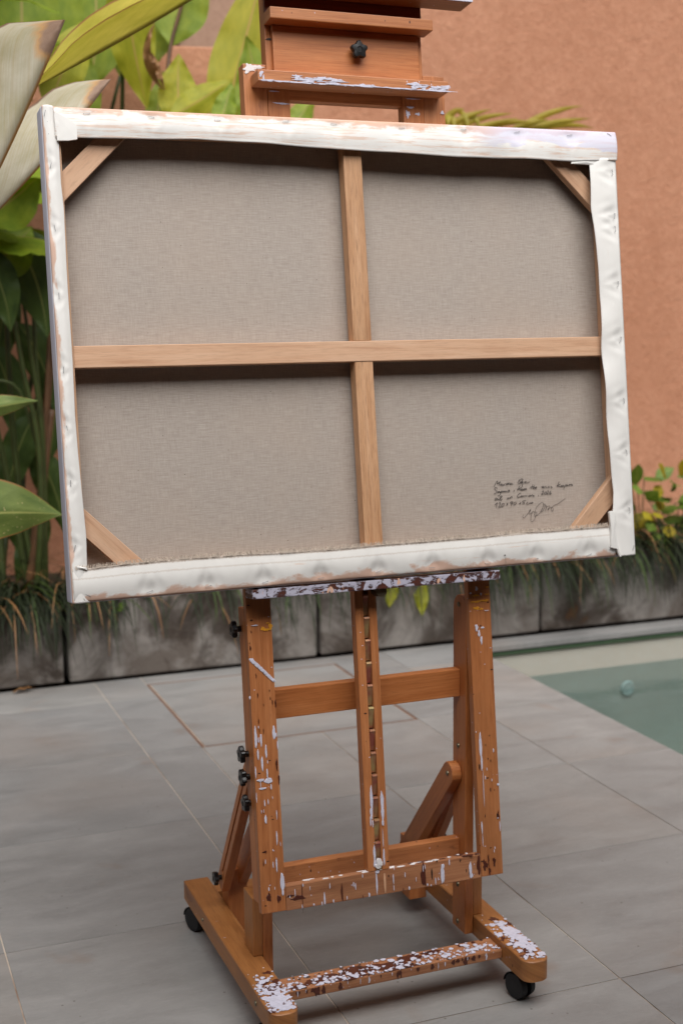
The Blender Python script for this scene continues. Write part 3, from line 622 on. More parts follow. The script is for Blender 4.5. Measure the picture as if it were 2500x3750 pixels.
BB = mbox('mast_rail', (-.2140, .0500, -.6465), (.2140, .0700, -.5965), 'easel_wood_spattered')
RA = mbox('ratchet_rail', (-.0385, .0495, -.5963), (-.0205, .0665, .05), 'easel_wood_worn')
RB = mbox('ratchet_rail', (-.0085, .0495, -.5963), (.0085, .0665, .05), 'easel_wood_worn')
mbox('ratchet_back', (-.0385, .0668, -.5963), (.0085, .0740, .05), 'easel_wood')
# ratchet teeth: bent zinc strips
def tooth_mesh():
    prof = [(.0660, 0), (.0500, .0005), (.0485, -.0030), (.0500, -.0060), (.0585, -.0425)]
    bm = bmesh.new(); w_ = .0054; rows = []
    for off, s_ in prof: rows.append([bm.verts.new((x, off, s_)) for x in (-w_, w_)])
    for off, s_ in prof[::-1]: rows.append([bm.verts.new((x, off + .0011, s_ - .0009)) for x in (-w_, w_)])
    for r0, r1 in zip(rows, rows[1:] + rows[:1]): bm.faces.new((r0[0], r0[1], r1[1], r1[0]))
    bm.faces.new([r[0] for r in rows][::-1]); bm.faces.new([r[1] for r in rows])
    bmesh.ops.recalc_face_normals(bm, faces=bm.faces); me = bpy.data.meshes.new('ratchet_tooth'); bm.to_mesh(me); bm.free(); me.materials.append(MAT['zinc_brass_reflections']); return me
tm = tooth_mesh()
for k in range(13):
    o = bpy.data.objects.new('ratchet_tooth', tm); link(o, ez); o.matrix_local = Matrix.Translation(mp(-.0145, -.0365 - k * .0456, 0) - ez.location) @ FM.to_3x3().to_4x4()
# tray under the canvas
t = NT('tray_paint'); uv = t.coord('UV'); n1 = t.noise(t.map(uv, (30, 36, 1)), 1, 5, .7, 1.4); n2 = t.noise(t.map(uv, (26, 90, 1), rot=(0, 0, .6)), 1, 4, .7); n3 = t.noise(t.map(uv, (60, 20, 1), loc=(4, 4, 0)), 1, 3)
c = t.ramp(t.math('ADD', t.math('MULTIPLY', n1, .65), t.math('MULTIPLY', n2, .35)), [(.45, srgb(80, 42, 32)), (.495, srgb(60, 44, 44)), (.515, srgb(176, 174, 190)), (1, srgb(206, 204, 218))])
c = t.mix(t.ramp(n3, [(.63, 0), (.66, 1)]), c, srgb(214, 172, 146)); t.col(c); t.rough(.45); t.bump(n1, .5, .001); MAT['tray_paint'] = t.m
tr_ = mbox('canvas_tray', (-.2650, .0015, -.0235), (.2650, .0495, -.0045), 'tray_paint')
bm = tube_bm([mp(.006, -.030, .012), mp(.006, -.030, .044)], .011, 20); finish('tray_latch', bm, 'bolt_steel', ez, False)
# upper sliding frame
U = .0075
def ubox(name, x0, x1, o0, o1, s0, s1, mat='easel_wood', bevel=.002, grain=None): return mbox(name, (x0, o0, s0), (x1, o1, s1), mat, bevel=bevel, grain=grain)
for sg in (-1, 1):
    x0, x1 = sorted((sg * .2148, sg * .1675)); UPO = ubox('sliding_post', x0, x1, .0512, .0820, .02, 1.013, 'easel_wood_worn')
    x0, x1 = sorted((sg * .1672, sg * .1215)); ubox('sliding_stile', x0, x1, .0505, .0800, .60, 1.42)
ubox('sliding_rail', -.1213, .1213, .0560, .0790, .948, .9725)
ubox('sliding_rail', -.1213, .1213, .0560, .0780, .50, .55)
pn = ubox('backing_panel', -.1550, .1560, .0395, .0500, .975, 1.088, 'easel_wood', grain=0)
ubox('backing_panel', -.1670, .1670, .0440, .0500, 1.112, 1.40, 'easel_wood_dark', grain=0)
CB = ubox('clamp_bar', -.2005, .2010, .004, .0500, .9662, .9885, 'easel_wood_worn')
ubox('clamp_bar', -.1690, .1740, .0055, .0500, 1.0885, 1.111, 'easel_wood_worn')
ubox('shelf_bar', -.2550, .2560, -.0120, .0430, 1.1455, 1.1700, 'easel_wood_worn')
ubox('shelf_lip', -.2552, .2562, -.0145, -.0122, 1.1457, 1.1705, 'paint_white', bevel=.0008)
# star knobs
def knob_mesh():
    bm = bmesh.new(); n = 40; R0 = .0205
    def ring(x, sc): return [bm.verts.new((x, sc * R0 * (1 + .16 * math.cos(5 * 2 * math.pi * i / n)) * math.cos(2 * math.pi * i / n), sc * R0 * (1 + .16 * math.cos(5 * 2 * math.pi * i / n)) * math.sin(2 * math.pi * i / n))) for i in range(n)]
    def circ(x, r): return [bm.verts.new((x, r * math.cos(2 * math.pi * i / n), r * math.sin(2 * math.pi * i / n))) for i in range(n)]
    rows = [circ(0, .0085), circ(-.012, .0085), ring(-.0125, .9), ring(-.0145, 1), ring(-.0240, 1), ring(-.0262, .9), circ(-.0268, .0075), circ(-.0250, .006)]
    for r0, r1 in zip(rows, rows[1:]):
        for i in range(n): bm.faces.new((r0[i], r0[(i + 1) % n], r1[(i + 1) % n], r1[i]))
    bm.faces.new(rows[0][::-1]); bm.faces.new(rows[-1]); bmesh.ops.recalc_face_normals(bm, faces=bm.faces)
    me = bpy.data.meshes.new('star_knob'); bm.to_mesh(me); bm.free(); me.materials.append(MAT['black_plastic']); return me
km = knob_mesh()
def knob(P_, rot, roll=0, sc=1):
    o = bpy.data.objects.new('star_knob', km); link(o, ez); o.matrix_local = Matrix.Translation(Vector(P_) - ez.location) @ rot.to_4x4() @ Matrix.Rotation(roll, 4, 'X') @ Matrix.Scale(sc * .74, 4)
I3 = Matrix.Identity(3); RY = Matrix.Rotation(math.pi, 3, 'Z')
knob((-.2565, .086, Z(-.098)), I3, .4); 
xr = -.2580
knob(mp(-.2646, -.335, .088), I3, .2); knob(mp(-.2646, -.3805, .088), I3, .9); knob((-.2548, .036, Z(-.4400)), I3, .1); knob((-.2550, .276, Z(-.6950)), I3, .6, .9)
knob((.2640, .276, Z(-.695)), RY)
finish('bolt', tube_bm([mp(.2645, -.322, .075), mp(.2690, -.322, .075)], [.008, .006], 14), 'bolt_steel', ez)
knob(mp(.0190, 1.046, .0395), (FM.to_3x3() @ Matrix.Rotation(math.pi / 2, 3, 'Z')), .3, 1.05)
# bolts
def bolt(P_, r=.0058):
    bm = tube_bm([Vector(P_), Vector(P_) + Vector((-.0022, 0, 0))], [r, r * .8], 14); bm2 = finish('bolt', bm, 'bolt_steel', ez)
for z in (-.091, -.40, -.713, -.798): bolt((.2221, .085, Z(z)))
bolt((.1999, .0916, Z(-.4608))); bolt((-.2926, .30, Z(-.797)), .004); bolt((-.2926, -.085, Z(-.797)), .0055)
# casters
def caster(x, y, turn):
    c_ = Vector((x, y, 0)); r = .0280; a = Vector((math.cos(turn), math.sin(turn), 0))
    st = finish('caster', tube_bm([c_ + Vector((0, 0, .0617)), c_ + Vector((0, 0, .052))], [.018, .018], 16), 'black_plastic', ez)
    f_ = Vector((-a.y, a.x, 0))
    fk = bmesh.new(); ctr = c_ + Vector((0, 0, r)) + f_ * .006
    for s_ in (-1, 1):
        for k in range(2): pass
        tube_bm([ctr + a * s_ * .0180, ctr + a * s_ * .0055], [r * .93, r], 28, fk); 
    finish('wheel', fk, 'black_rubber', st)
    hood = bmesh.new(); n = 14
    prof = [(math.cos(q), math.sin(q)) for q in [math.pi * (.02 + .78 * i / n) for i in range(n + 1)]]
    for rr_ in (r * 1.06,):
        A_ = [[hood.verts.new(ctr + f_ * px_ * rr_ + Vector((0, 0, pz * rr_)) + a * s_ * .0195) for s_ in (-1, 1)] for px_, pz in prof]
        for i in range(n): hood.faces.new((A_[i][0], A_[i][1], A_[i + 1][1], A_[i + 1][0]))
    finish('hood', hood, 'black_plastic', st)
for x, y, tn in ((.268, -.122, .25), (-.268, -.122, .1), (-.268, .425, .35), (.270, .425, -.2)): caster(x, y, tn)

# ------------------------------------------------------------------ paint on the easel: blobs with real thickness
BK = [0]
def blob(bm, c_, ex, ey, n_, rx, ry, rnd, rough=.22, th=.0006, pts=None):
    BK[0] = (BK[0] + 37) % 101; c_ = c_ + n_ * (BK[0] * .0000057)      # no two marks share a plane
    n = 14 if max(rx, ry) < .006 else 24; ph = [rnd.uniform(0, 6.28) for _ in range(3)]; ring = []; base = []
    for i in range(n):
        a = 2 * math.pi * i / n; k = 1 + rough * (.5 * math.sin(3 * a + ph[0]) + .35 * math.sin(5 * a + ph[1]) + .3 * math.sin(8 * a + ph[2]))
        v = c_ + ex * math.cos(a) * rx * k + ey * math.sin(a) * ry * k
        base.append(bm.verts.new(v)); ring.append(bm.verts.new(c_ + (v - c_) * .86 + n_ * th))
    for i in range(n): bm.faces.new((base[i], base[(i + 1) % n], ring[(i + 1) % n], ring[i]))
    bm.faces.new(ring)
def paint(name, bm, mat, parent): tag(finish(name, bm, mat, parent), kind='stuff')
VX, VY, VZ = Vector((1, 0, 0)), Vector((0, 1, 0)), Vector((0, 0, 1))
def splash(parent, x0, x1, y0, y1, z, n, seed, dens, big=.011, big_n=12, mat='paint_white', th=.0007, rough=.3):
    r = random.Random(seed); bm = bmesh.new(); k = 0
    while k < n:
        x, y = r.uniform(x0, x1), r.uniform(y0, y1)
        if r.random() > dens(x, y): continue
        s_ = big * r.uniform(.45, 1) if k < big_n else .0011 + .0042 * r.random() ** 2.5
        s_ = min(s_, x - x0 + .001, x1 - x + .001, y - y0 + .001, y1 - y + .001)
        if s_ < .0007: continue
        blob(bm, Vector((x, y, z + .0002 + .00012 * (k % 5))), VX, VY, VZ, s_, s_ * r.uniform(.65, 1.2) * .95, r, rough, th); k += 1
    paint('paint_splatter', bm, mat, parent)
zt = Z(-.775)
dl = lambda x, y: max(.03, min(1, (-.015 - y) / .09)) ** 1.3
splash(RL, -.2915, -.2355, -.17, .02, zt, 26, 21, dl, .012, 18, 'paint_brown', .0003, .5)
splash(RL, -.2915, -.2355, -.172, .03, zt + .0003, 230, 22, dl, .0085, 34, rough=.18)
dr = lambda x, y: max(.02, min(1, (.035 - y) / .10)) * (.35 + .65 * min(1, max(0, (x - .245) / .03)))
splash(RR, .2440, .3000, -.17, .06, zt, 22, 23, dr, .012, 16, 'paint_brown', .0003, .5)
splash(RR, .2440, .3000, -.172, .06, zt + .0003, 230, 24, dr, .0085, 36, rough=.18)
# solid pools of white paint
bm = bmesh.new(); r = random.Random(4)
blob(bm, Vector((-.262, -.128, zt + .0009)), VX, VY, VZ, .024, .012, r, .3, .0009); blob(bm, Vector((-.252, -.112, zt + .0009)), VX, VY, VZ, .009, .007, r, .4, .0008); blob(bm, Vector((-.258, -.158, zt + .0009)), VX, VY, VZ, .014, .010, r, .4, .0008); paint('paint_pool', bm, 'paint_white', RL)
bm = bmesh.new()
for x, y, a, b in ((.280, -.045, .015, .026), (.284, -.085, .012, .024), (.272, -.105, .012, .014), (.284, -.13, .010, .012), (.283, -.005, .008, .010)): blob(bm, Vector((x, y, zt + .0009)), VX, VY, VZ, a, b, r, .3, .0009)
paint('paint_pool', bm, 'paint_white', RR)
zf = Z(-.790)
bm = bmesh.new(); r = random.Random(31)
for x, y, a, b in ((-.20, -.070, .022, .010), (-.14, -.060, .040, .014), (-.06, -.052, .05, .016), (.0, -.060, .045, .015), (.05, -.045, .03, .012), (.10, -.040, .022, .009), (-.10, -.076, .05, .006), (.02, -.077, .05, .005), (.17, -.036, .008, .005), (.2, -.033, .005, .004)): blob(bm, Vector((x, y, zf + .0001)), VX, VY, VZ, a, min(b, (y + .082) * .98), r, .28, .00025)
paint('paint_stain', bm, 'paint_brown', FR)
splash(FR, -.233, .2415, -.0815, -.0265, zf + .0003, 60, 35, lambda x, y: 1 if x < .1 else .2, .005, 12, 'paint_dark2', .0003, .4)
splash(FR, -.233, .2415, -.0815, -.0265, zf + .0006, 330, 32, lambda x, y: .9 if y < -.05 else .4, .0072, 52, rough=.14)
# drips and dabs on the mast, placed as on the real easel (crop frame, centre x, y, half-width, half-height)
def dabs(lst, ox, oy, sc, off, parent, mat, seed, rough=.16, th=.0007, name='paint_drip'):
    bm = bmesh.new(); r = random.Random(seed); k_ = sc * .000512
    for i, (x, y, a, b) in enumerate(lst):
        X, s_ = on_canvas(ox + x * sc, oy + y * sc, off); c_ = Vector(ORG) + Vector(UP) * s_ + VX * X - Vector(NRM) * (.0002 + .0001 * (i % 4)) + Vector(NRM) * off
        blob(bm, c_, exm, ezm, -Vector(NRM), a * k_, b * k_, r, rough, th)
    paint(name, bm, mat, parent)
cl = (640, 2650, 500 / 1568)
dabs([(928, 160, 17, 135), (990, 190, 13, 78), (960, 190, 7, 34), (1137, 105, 20, 84), (1162, 130, 8, 28), (1178, 245, 7, 50), (1047, 320, 12, 84), (955, 355, 11, 66), (1003, 460, 14, 88), (1065, 440, 5, 24), (928, 560, 8, 72), (1060, 570, 9, 62), (1075, 655, 52, 34), (985, 650, 48, 16), (1008, 745, 48, 12), (1105, 725, 9, 36), (985, 700, 5, 44), (938, 850, 5, 62), (1032, 915, 7, 42), (1070, 897, 6, 36), (1170, 1045, 6, 58), (1043, 1100, 15, 52), (1170, 1310, 9, 86), (1128, 1620, 6, 40), (1168, 1620, 10, 92), (1235, 1820, 28, 108), (1240, 1930, 14, 50), (960, 40, 6, 18), (1122, 850, 4, 18), (995, 1010, 4, 22), (1020, 1005, 4, 22), (1212, 1380, 4, 30), (1040, 1585, 5, 30), (1080, 1900, 8, 26), (1147, 1890, 4, 20), (1125, 1450, 6, 12)], *cl, .0505, POST[0], 'paint_white', 41)
dabs([(1080, 1995, 30, 50), (1195, 2010, 26, 40), (1170, 470, 12, 70), (1195, 640, 10, 60), (1040, 1470, 16, 14), (1018, 1600, 5, 40)], *cl, .0505, POST[0], 'paint_brown', 42, .3)
ct = (800, 2050, 600 / 1568)
dabs([(312 + 9.2 * i, 955 + 8.6 * i, 22, 15 - .35 * i) for i in range(25)] + [(300, 1320, 8, 18), (345, 628, 34, 6)], *ct, .0505, POST[0], 'paint_white', 43, .3)
dabs([(425, 660, 24, 18), (460, 668, 40, 12), (495, 640, 20, 34), (470, 605, 22, 5)], *ct, .0505, POST[0], 'paint_yellow', 44, .35)
dabs([(305, 845, 9, 24), (313, 690, 5, 14), (360, 1110, 5, 26), (428, 1080, 5, 12), (470, 1108, 5, 14), (375, 1295, 5, 26), (515, 1360, 5, 24), (545, 1375, 8, 40), (385, 1545, 4, 24), (488, 1250, 4, 12), (495, 1325, 5, 16), (430, 1385, 3, 12), (392, 1640, 4, 24), (430, 1640, 4, 30), (296, 798, 4, 10), (285, 437, 16, 6)], *ct, .0505, POST[0], 'paint_brown', 45, .3)
ctr = (1250, 2050, 650 / 1568)
dabs([(1185, 370, 52, 9), (1262, 358, 46, 10), (1185, 315, 40, 10), (1280, 305, 26, 7), (1190, 428, 32, 15), (1230, 434, 24, 7), (1282, 240, 22, 7)], *ctr, .0505, POST[1], 'paint_yellow', 46, .4)
dabs([(1190, 255, 14, 22), (1138, 295, 12, 9), (1228, 302, 10, 14), (1190, 600, 16, 34), (1212, 650, 13, 34), (1232, 710, 11, 40), (1243, 598, 20, 10), (1278, 447, 26, 4)], *ctr, .0505, POST[1], 'paint_white', 47, .3)
cr = (1240, 2650, 660 / 1568)
dabs([(1231, 190, 15, 120), (1240, 330, 10, 90), (1256, 560, 3, 180), (1243, 905, 7, 62), (1250, 1010, 3, 66), (1398, 890, 5, 52), (1342, 232, 6, 20), (1383, 528, 14, 12), (1285, 395, 4, 16), (1272, 470, 5, 20), (1380, 820, 8, 7), (1190, 72, 4, 8), (1232, 125, 3, 8), (1328, 490, 4, 14), (1355, 1080, 5, 14), (1348, 1105, 4, 16)], *cr, .0505, POST[1], 'paint_white', 48)
dabs([(1222, 375, 7, 28), (1318, 575, 5, 22), (1375, 800, 6, 24), (1308, 100, 3, 8), (1295, 305, 4, 8), (1318, 318, 4, 9), (1275, 185, 3, 8), (1350, 575, 3, 10), (1270, 800, 3, 16)], *cr, .0505, POST[1], 'paint_dark', 49, .25)
dabs([(1385, 800, 12, 40), (1270, 1230, 24, 50), (1310, 1280, 12, 36), (1350, 1200, 14, 44), (1300, 1190, 8, 60)], *cr, .0505, POST[1], 'paint_brown', 50, .5, .0003)
dabs([(330, 1390, 9, 105), (335, 1290, 22, 14), (473, 1350, 6, 48), (478, 1430, 4, 28), (575, 1315, 5, 26), (900, 1310, 20, 90), (905, 1240, 14, 24), (1143, 1270, 15, 75), (1150, 1320, 19, 26), (840, 1370, 5, 34), (205, 1325, 5, 18), (145, 1415, 5, 34), (128, 1400, 5, 26), (265, 1490, 9, 22), (72, 1515, 4, 20), (612, 1430, 8, 18), (670, 1355, 3, 22), (770, 1400, 8, 12), (800, 1405, 6, 10), (730, 1260, 4, 34), (748, 1250, 4, 30), (958, 1205, 6, 34), (862, 1150 + 200, 3, 16)], *cr, .050, BB, 'paint_white', 51)
dabs([(400, 1385, 12, 98)], *cr, .050, BB, 'paint_peach', 52, .12)
dabs([(735, 1320, 26, 105), (28, 1470, 10, 80), (1215, 1230, 18, 96), (560, 1440, 4, 14), (210, 1505, 3, 16)], *cr, .050, BB, 'paint_brown', 53, .3)
dabs([(808, 1305, 7, 54), (1108, 1280, 4, 16), (1052, 1190, 4, 16), (850, 1195, 8, 8), (1060, 1185, 3, 10), (858, 1065, 3, 10)], *cr, .050, BB, 'paint_dark', 54, .2)
dabs([(1215 - 1215 + 340, 1800, 1, 1)], *cr, .050, BB, 'paint_dark', 55)
ca = (640, 3100, 600 / 1568)
dabs([(1220, 480, 5, 130), (1180, 490, 70, 22), (1105, 470, 40, 10)], *ca, .050, BB, 'paint_brown', 56, .4, .0003)
dabs([(1150, 440, 4, 40), (1432, 500, 10, 64), (1408, 545, 6, 22), (1517, 520, 7, 18), (1482, 378, 5, 30), (1225, 370, 6, 18), (1100, 480, 4, 14), (1218, 575, 4, 22), (1330, 555, 8, 12), (1292, 400, 3, 22)], *ca, .050, BB, 'paint_white', 57)
dabs([(282, 650, 15, 112), (283, 780, 14, 60), (275, 850, 7, 48), (295, 870, 6, 36), (310, 1140, 12, 92), (312, 1220, 14, 30)], *cr, .0495, RA, 'paint_white', 58)
dabs([(376, 680, 17, 100), (380, 780, 16, 60), (382, 860, 12, 32), (383, 1000, 4, 90), (392, 1160, 9, 82)], *cr, .0495, RB, 'paint_white', 59)
# blobs of white on the rail top and stuck in the ratchet foot
bm = bmesh.new(); r = random.Random(77)
for i in range(46):
    x = r.choice((r.uniform(-.05, .03), r.uniform(-.2, .2))); c_ = mp(x, -.5964, r.uniform(.052, .068)); blob(bm, c_, exm, Vector(NRM), ezm, r.uniform(.002, .009), r.uniform(.0015, .004), r, .3, .0007)
for i in range(5): blob(bm, mp(-.0145 + r.uniform(-.004, .004), -.585 + .002 * i, .0500 - .0004 * i), exm, ezm, -Vector(NRM), .0055, .007, r, .3, .004)
paint('paint_splatter', bm, 'paint_offwhite', BB)
bm = bmesh.new(); r = random.Random(78)
for i in range(12): blob(bm, mp(r.uniform(.06, .21), -.5964, r.uniform(.052, .068)), exm, Vector(NRM), ezm, r.uniform(.004, .012), r.uniform(.0015, .006), r, .4, .0005)
paint('paint_splatter', bm, 'paint_brown', BB)
# dry-brushed paint on the clamp bar, post head and front of the floor rail
cu = (850, 0, 950 / 1568)
bm = bmesh.new(); r = random.Random(66)
def strip(x0, x1, y0, y1, n, rxm, rym):
    for i in range(n):
        x = r.uniform(x0, x1); y = r.uniform(y0, y1); yy = 420 + (x - 163) * .0612 + y; X, s_ = on_canvas(850 + x * cu[2], yy * cu[2], .004)
        blob(bm, Vector(ORG) + Vector(UP) * s_ + VX * X + Vector(NRM) * (.0037 - .0001 * (i % 4)), exm, ezm, -Vector(NRM), r.uniform(.3, 1) * rxm, r.uniform(.3, 1) * rym, r, .5, .0003)
strip(200, 1280, 61, 65, 44, .024, .0016); strip(170, 190, 15, 62, 8, .003, .006); strip(380, 690, 30, 58, 26, .014, .0026); strip(340, 420, 20, 40, 14, .006, .0015); strip(1080, 1295, 28, 60, 26, .012, .003); strip(740, 860, 52, 62, 10, .01, .002)
paint('paint_smear', bm, 'paint_white', CB)
dabs([(100, 412, 30, 24), (130, 408, 40, 14), (160, 404, 30, 8), (88, 430, 14, 18)], 850, 0, 950 / 1568, .0512, UPO, 'paint_offwhite', 61, .5)
dabs([(290, 625, 40, 5), (320, 628, 24, 4), (250, 552, 30, 3), (1075, 650, 22, 7), (1060, 690, 14, 22), (1120, 690, 18, 9), (1085, 598, 45, 3), (1268, 682, 12, 12)], 850, 0, 950 / 1568, .0505, UPO, 'paint_white', 62, .5)
dabs([(225, 238, 24, 7), (240, 236, 12, 6)], 850, 0, 950 / 1568, .0505, UPO, 'paint_dark', 63, .3)
bm = bmesh.new(); r = random.Random(70)
for i in range(22):
    x = r.uniform(-.22, .23); L_ = r.uniform(.002, .009); blob(bm, Vector((x, -.0822, Z(-.792) - L_ * .9)), VX, VZ, -VY, r.uniform(.001, .005), L_, r, .35, .0004)
paint('paint_drip', bm, 'paint_brown', FR)
bm = bmesh.new(); r = random.Random(71)
for i in range(10):
    x = r.uniform(-.22, .23); L_ = r.uniform(.002, .008); blob(bm, Vector((x, -.0823, Z(-.792) - L_ * .9)), VX, VZ, -VY, r.uniform(.0008, .0025), L_, r, .3, .0005)
paint('paint_drip', bm, 'paint_white', FR)

# ================================================================== PLANTS
def leaf(parent, base, tip, mat, wl, wr, bow=(0, 0, 0), face=None, fl=0., frr=0., nu=22, nv=5, rip=.006, seed=0, name='leaf', curl=0.):
    """base, tip world points; wl / wr half-widths (m) along the leaf on either side; fl / frr fold of each half (degrees, away from face)"""
    base, tip = Vector(base), Vector(tip); mid = (base + tip) / 2 + Vector(bow)
    face = Vector(face) if face is not None else (Vector(CAM) - mid); r = random.Random(seed); ph = [r.uniform(0, 6.28) for _ in range(3)]
    bm = bmesh.new(); uv = bm.loops.layers.uv.new('UVMap'); rows = []; uvs = {}
    for i in range(nu + 1):
        u = i / nu; c_ = base * (1 - u) ** 2 + mid * 2 * u * (1 - u) + tip * u * u; T = (mid - base) * (1 - u) + (tip - mid) * u; T = T.normalized()
        N = (face - T * face.dot(T)).normalized(); S = T.cross(N)   # right-hand side seen from the face
        row = []
        for j in range(-nv, nv + 1):
            v = j / nv; wtab, fa = (wr, frr) if v >= 0 else (wl, fl); w_ = float(np.interp(u * (len(wtab) - 1), range(len(wtab)), wtab)); a = math.radians(fa)
            d = w_ * abs(v); cur = curl * v * v * w_
            p = c_ + S * (d * math.cos(a) * (1 if v >= 0 else -1)) - N * d * math.sin(a) - N * cur + N * rip * abs(v) ** 1.5 * (math.sin(u * 17 + ph[0] + (2 if v > 0 else 0)) + .6 * math.sin(u * 41 + ph[1]))
            vt = bm.verts.new(p); row.append(vt); uvs[vt] = (u, v)
        rows.append(row)
    for r0, r1 in zip(rows, rows[1:]):
        for j in range(2 * nv):
            f = bm.faces.new((r0[j], r0[j + 1], r1[j + 1], r1[j]))
            for l in f.loops: l[uv].uv = uvs[l.vert]
    return finish(name, bm, mat, parent, True)
BLADE = (.02, .38, .72, .92, 1, .98, .9, .76, .55, .28, .01)
def W(w_): return [w_ * k for k in BLADE]
def px(n, Y, x=600, y=900): return n / FPX * (Y - CAM[1]) * .95
def stem(parent, pts, r0, r1, mat='stem_green'):
    pts = smoothpts(pts, 5); n = len(pts); return finish('stem', tube_bm(pts, [r0 + (r1 - r0) * i / (n - 1) for i in range(n)], 8), mat, parent, True)
# silver-backed plant leaning in from the left bed
sp = empty('silver_leaf_plant', (-1.75, .9, .27), 'broad-leaved plant with two silvery dry-tipped leaves beside the canvas corner', 'plant')
Y1 = .45
k1 = px(1, Y1)
leaf(sp, at(-130, 880, Y1), at(239, 74, Y1 - .05), 'leaf_silver', [k1 * v for v in (120, 190, 245, 290, 320, 330, 330, 322, 300, 262, 10)], [k1 * v for v in (60, 120, 150, 170, 180, 180, 170, 150, 120, 60, 4)], face=(-.36, -.92, .75), bow=(.015, 0, .0), frr=152, rip=.004, seed=1, curl=.12)
Y2 = .62; k2 = px(1, Y2)
leaf(sp, at(-60, 830, Y2), at(408, 290, Y2 + .1), 'leaf_silver', [k2 * v for v in (60, 150, 205, 235, 250, 250, 240, 220, 190, 140, 8)], [k2 * v for v in (40, 80, 100, 120, 130, 130, 110, 90, 60, 30, 4)], face=(-.36, -.92, .6), bow=(.01, 0, -.012), frr=150, rip=.004, seed=2, curl=.1)
Y3 = .85; k3 = px(1, Y3)
leaf(sp, at(110, 330, Y3), at(1000, -190, Y3 + .5), 'leaf_yellow_green', [k3 * v for v in (8, 45, 85, 100, 100, 95, 90, 80, 60, 40, 4)], [k3 * v for v in (8, 60, 120, 150, 160, 150, 140, 110, 80, 50, 4)], bow=(.0, 0, -.025), frr=158, fl=-8, rip=.003, seed=3)
for (x, y, Y) in ((-130, 880, Y1), (-60, 830, Y2), (110, 330, Y3)):
    p = at(x, y, Y); stem(sp, [p, p + Vector((-.25, .0, -.25)), Vector((-1.6, .7 + .1 * Y, .9)), Vector((-1.72, .9, .24))], .006, .014)
# banana-like plants in the bed behind
BANANAS = []
def plant(name, root, label, leaves, stems=(), group='broad-leaved plants in the bed'):
    o = empty(name, root, label, 'plant', group); rnd = random.Random(len(label))
    for i, (bx, by, tx, ty, Y, wd, mat, kw) in enumerate(leaves):
        wd *= 1.22; b = at(bx, by, Y); leaf(o, b, at(tx, ty, Y + kw.pop('dy', .05)), mat, W(px(wd, Y)), W(px(kw.pop('w2', wd), Y)), seed=i + 7, **kw)
        if kw.get('nostem'): continue
        if i % 2 or i > 6: continue
        stem(o, [b, b.lerp(Vector(root), .35) + Vector((rnd.uniform(-.05, .05), rnd.uniform(.12, .2), .0)), b.lerp(Vector(root), .7) + Vector((0, .12, 0)), Vector(root) + Vector((rnd.uniform(-.05, .05), rnd.uniform(-.04, .04), -.03))], .007, .015, 'stem_green' if i % 5 != 4 else 'stem_brown')
    for pts, r0, r1, m_ in stems: stem(o, [at(*p) for p in pts], r0, r1, m_)
    if name == 'banana_plant': BANANAS.append(o)
    return o
plant('banana_plant', (-.42, 3.0, .27), 'dense green banana-leaf plant filling the upper left corner', [
    (70, 330, 60, -260, 2.6, 120, 'leaf_green', dict(bow=(.03, 0, 0), fl=14, frr=10)), (185, 360, 215, -240, 2.75, 105, 'leaf_green', dict(bow=(-.02, 0, 0), fl=12, frr=12)),
    (330, 330, 330, -230, 3.0, 100, 'leaf_green', dict(bow=(.05, 0, 0), fl=8, frr=16)), (180, 420, 352, 60, 2.5, 70, 'leaf_lime', dict(bow=(-.04, 0, .02), fl=10, frr=12)),
    (-20, 300, -140, -200, 2.8, 120, 'leaf_deep', dict(fl=10, frr=10)), (270, 520, 300, 150, 2.9, 75, 'leaf_green', dict(fl=14, frr=8)), (440, 280, 430, -260, 3.1, 70, 'leaf_green', dict(fl=14, frr=8))])
plant('banana_plant', (.12, 2.95, .27), 'banana-leaf plant with a curled dry brown leaf behind the canvas top', [
    (455, -120, 540, 400, 2.75, 78, 'leaf_lime', dict(bow=(-.03, 0, .03), fl=16, frr=10)), (625, 170, 720, -190, 2.9, 92, 'leaf_green', dict(bow=(-.01, 0, 0), fl=10, frr=12)),
    (660, 470, 655, 196, 2.7, 66, 'leaf_lime', dict(bow=(-.01, 0, 0), fl=12, frr=18)), (560, 250, 540, -60, 3.05, 70, 'leaf_green', dict(fl=14, frr=8)), (560, 520, 600, 260, 2.9, 40, 'leaf_green', dict(fl=14, frr=8))],
    [([(608, 480, 2.85), (615, 330, 2.86), (625, 170, 2.9), (690, -60, 2.9)], .012, .006, 'stem_brown'), ([(608, 480, 2.85), (620, 800, 2.9), (560, 1700, 2.95), (520, 2150, 2.95)], .013, .016, 'stem_brown')])
bpl = plant('banana_plant', (.62, 2.95, .27), 'lime green banana-leaf plant half hidden behind the easel head', [
    (800, 520, 975, -150, 2.75, 95, 'leaf_lime', dict(bow=(.0, 0, 0), fl=12, frr=16)), (930, 520, 900, 130, 2.6, 72, 'leaf_green', dict(bow=(.05, 0, 0), fl=8, frr=10)),
    (620, 430, 850, 290, 2.6, 50, 'leaf_lime', dict(bow=(0, 0, -.01), fl=20, frr=10)), (800, 480, 850, 300, 2.5, 40, 'leaf_green', dict(fl=16, frr=20)), (1040, 520, 1150, 350, 2.7, 46, 'leaf_green', dict(fl=12, frr=12))])
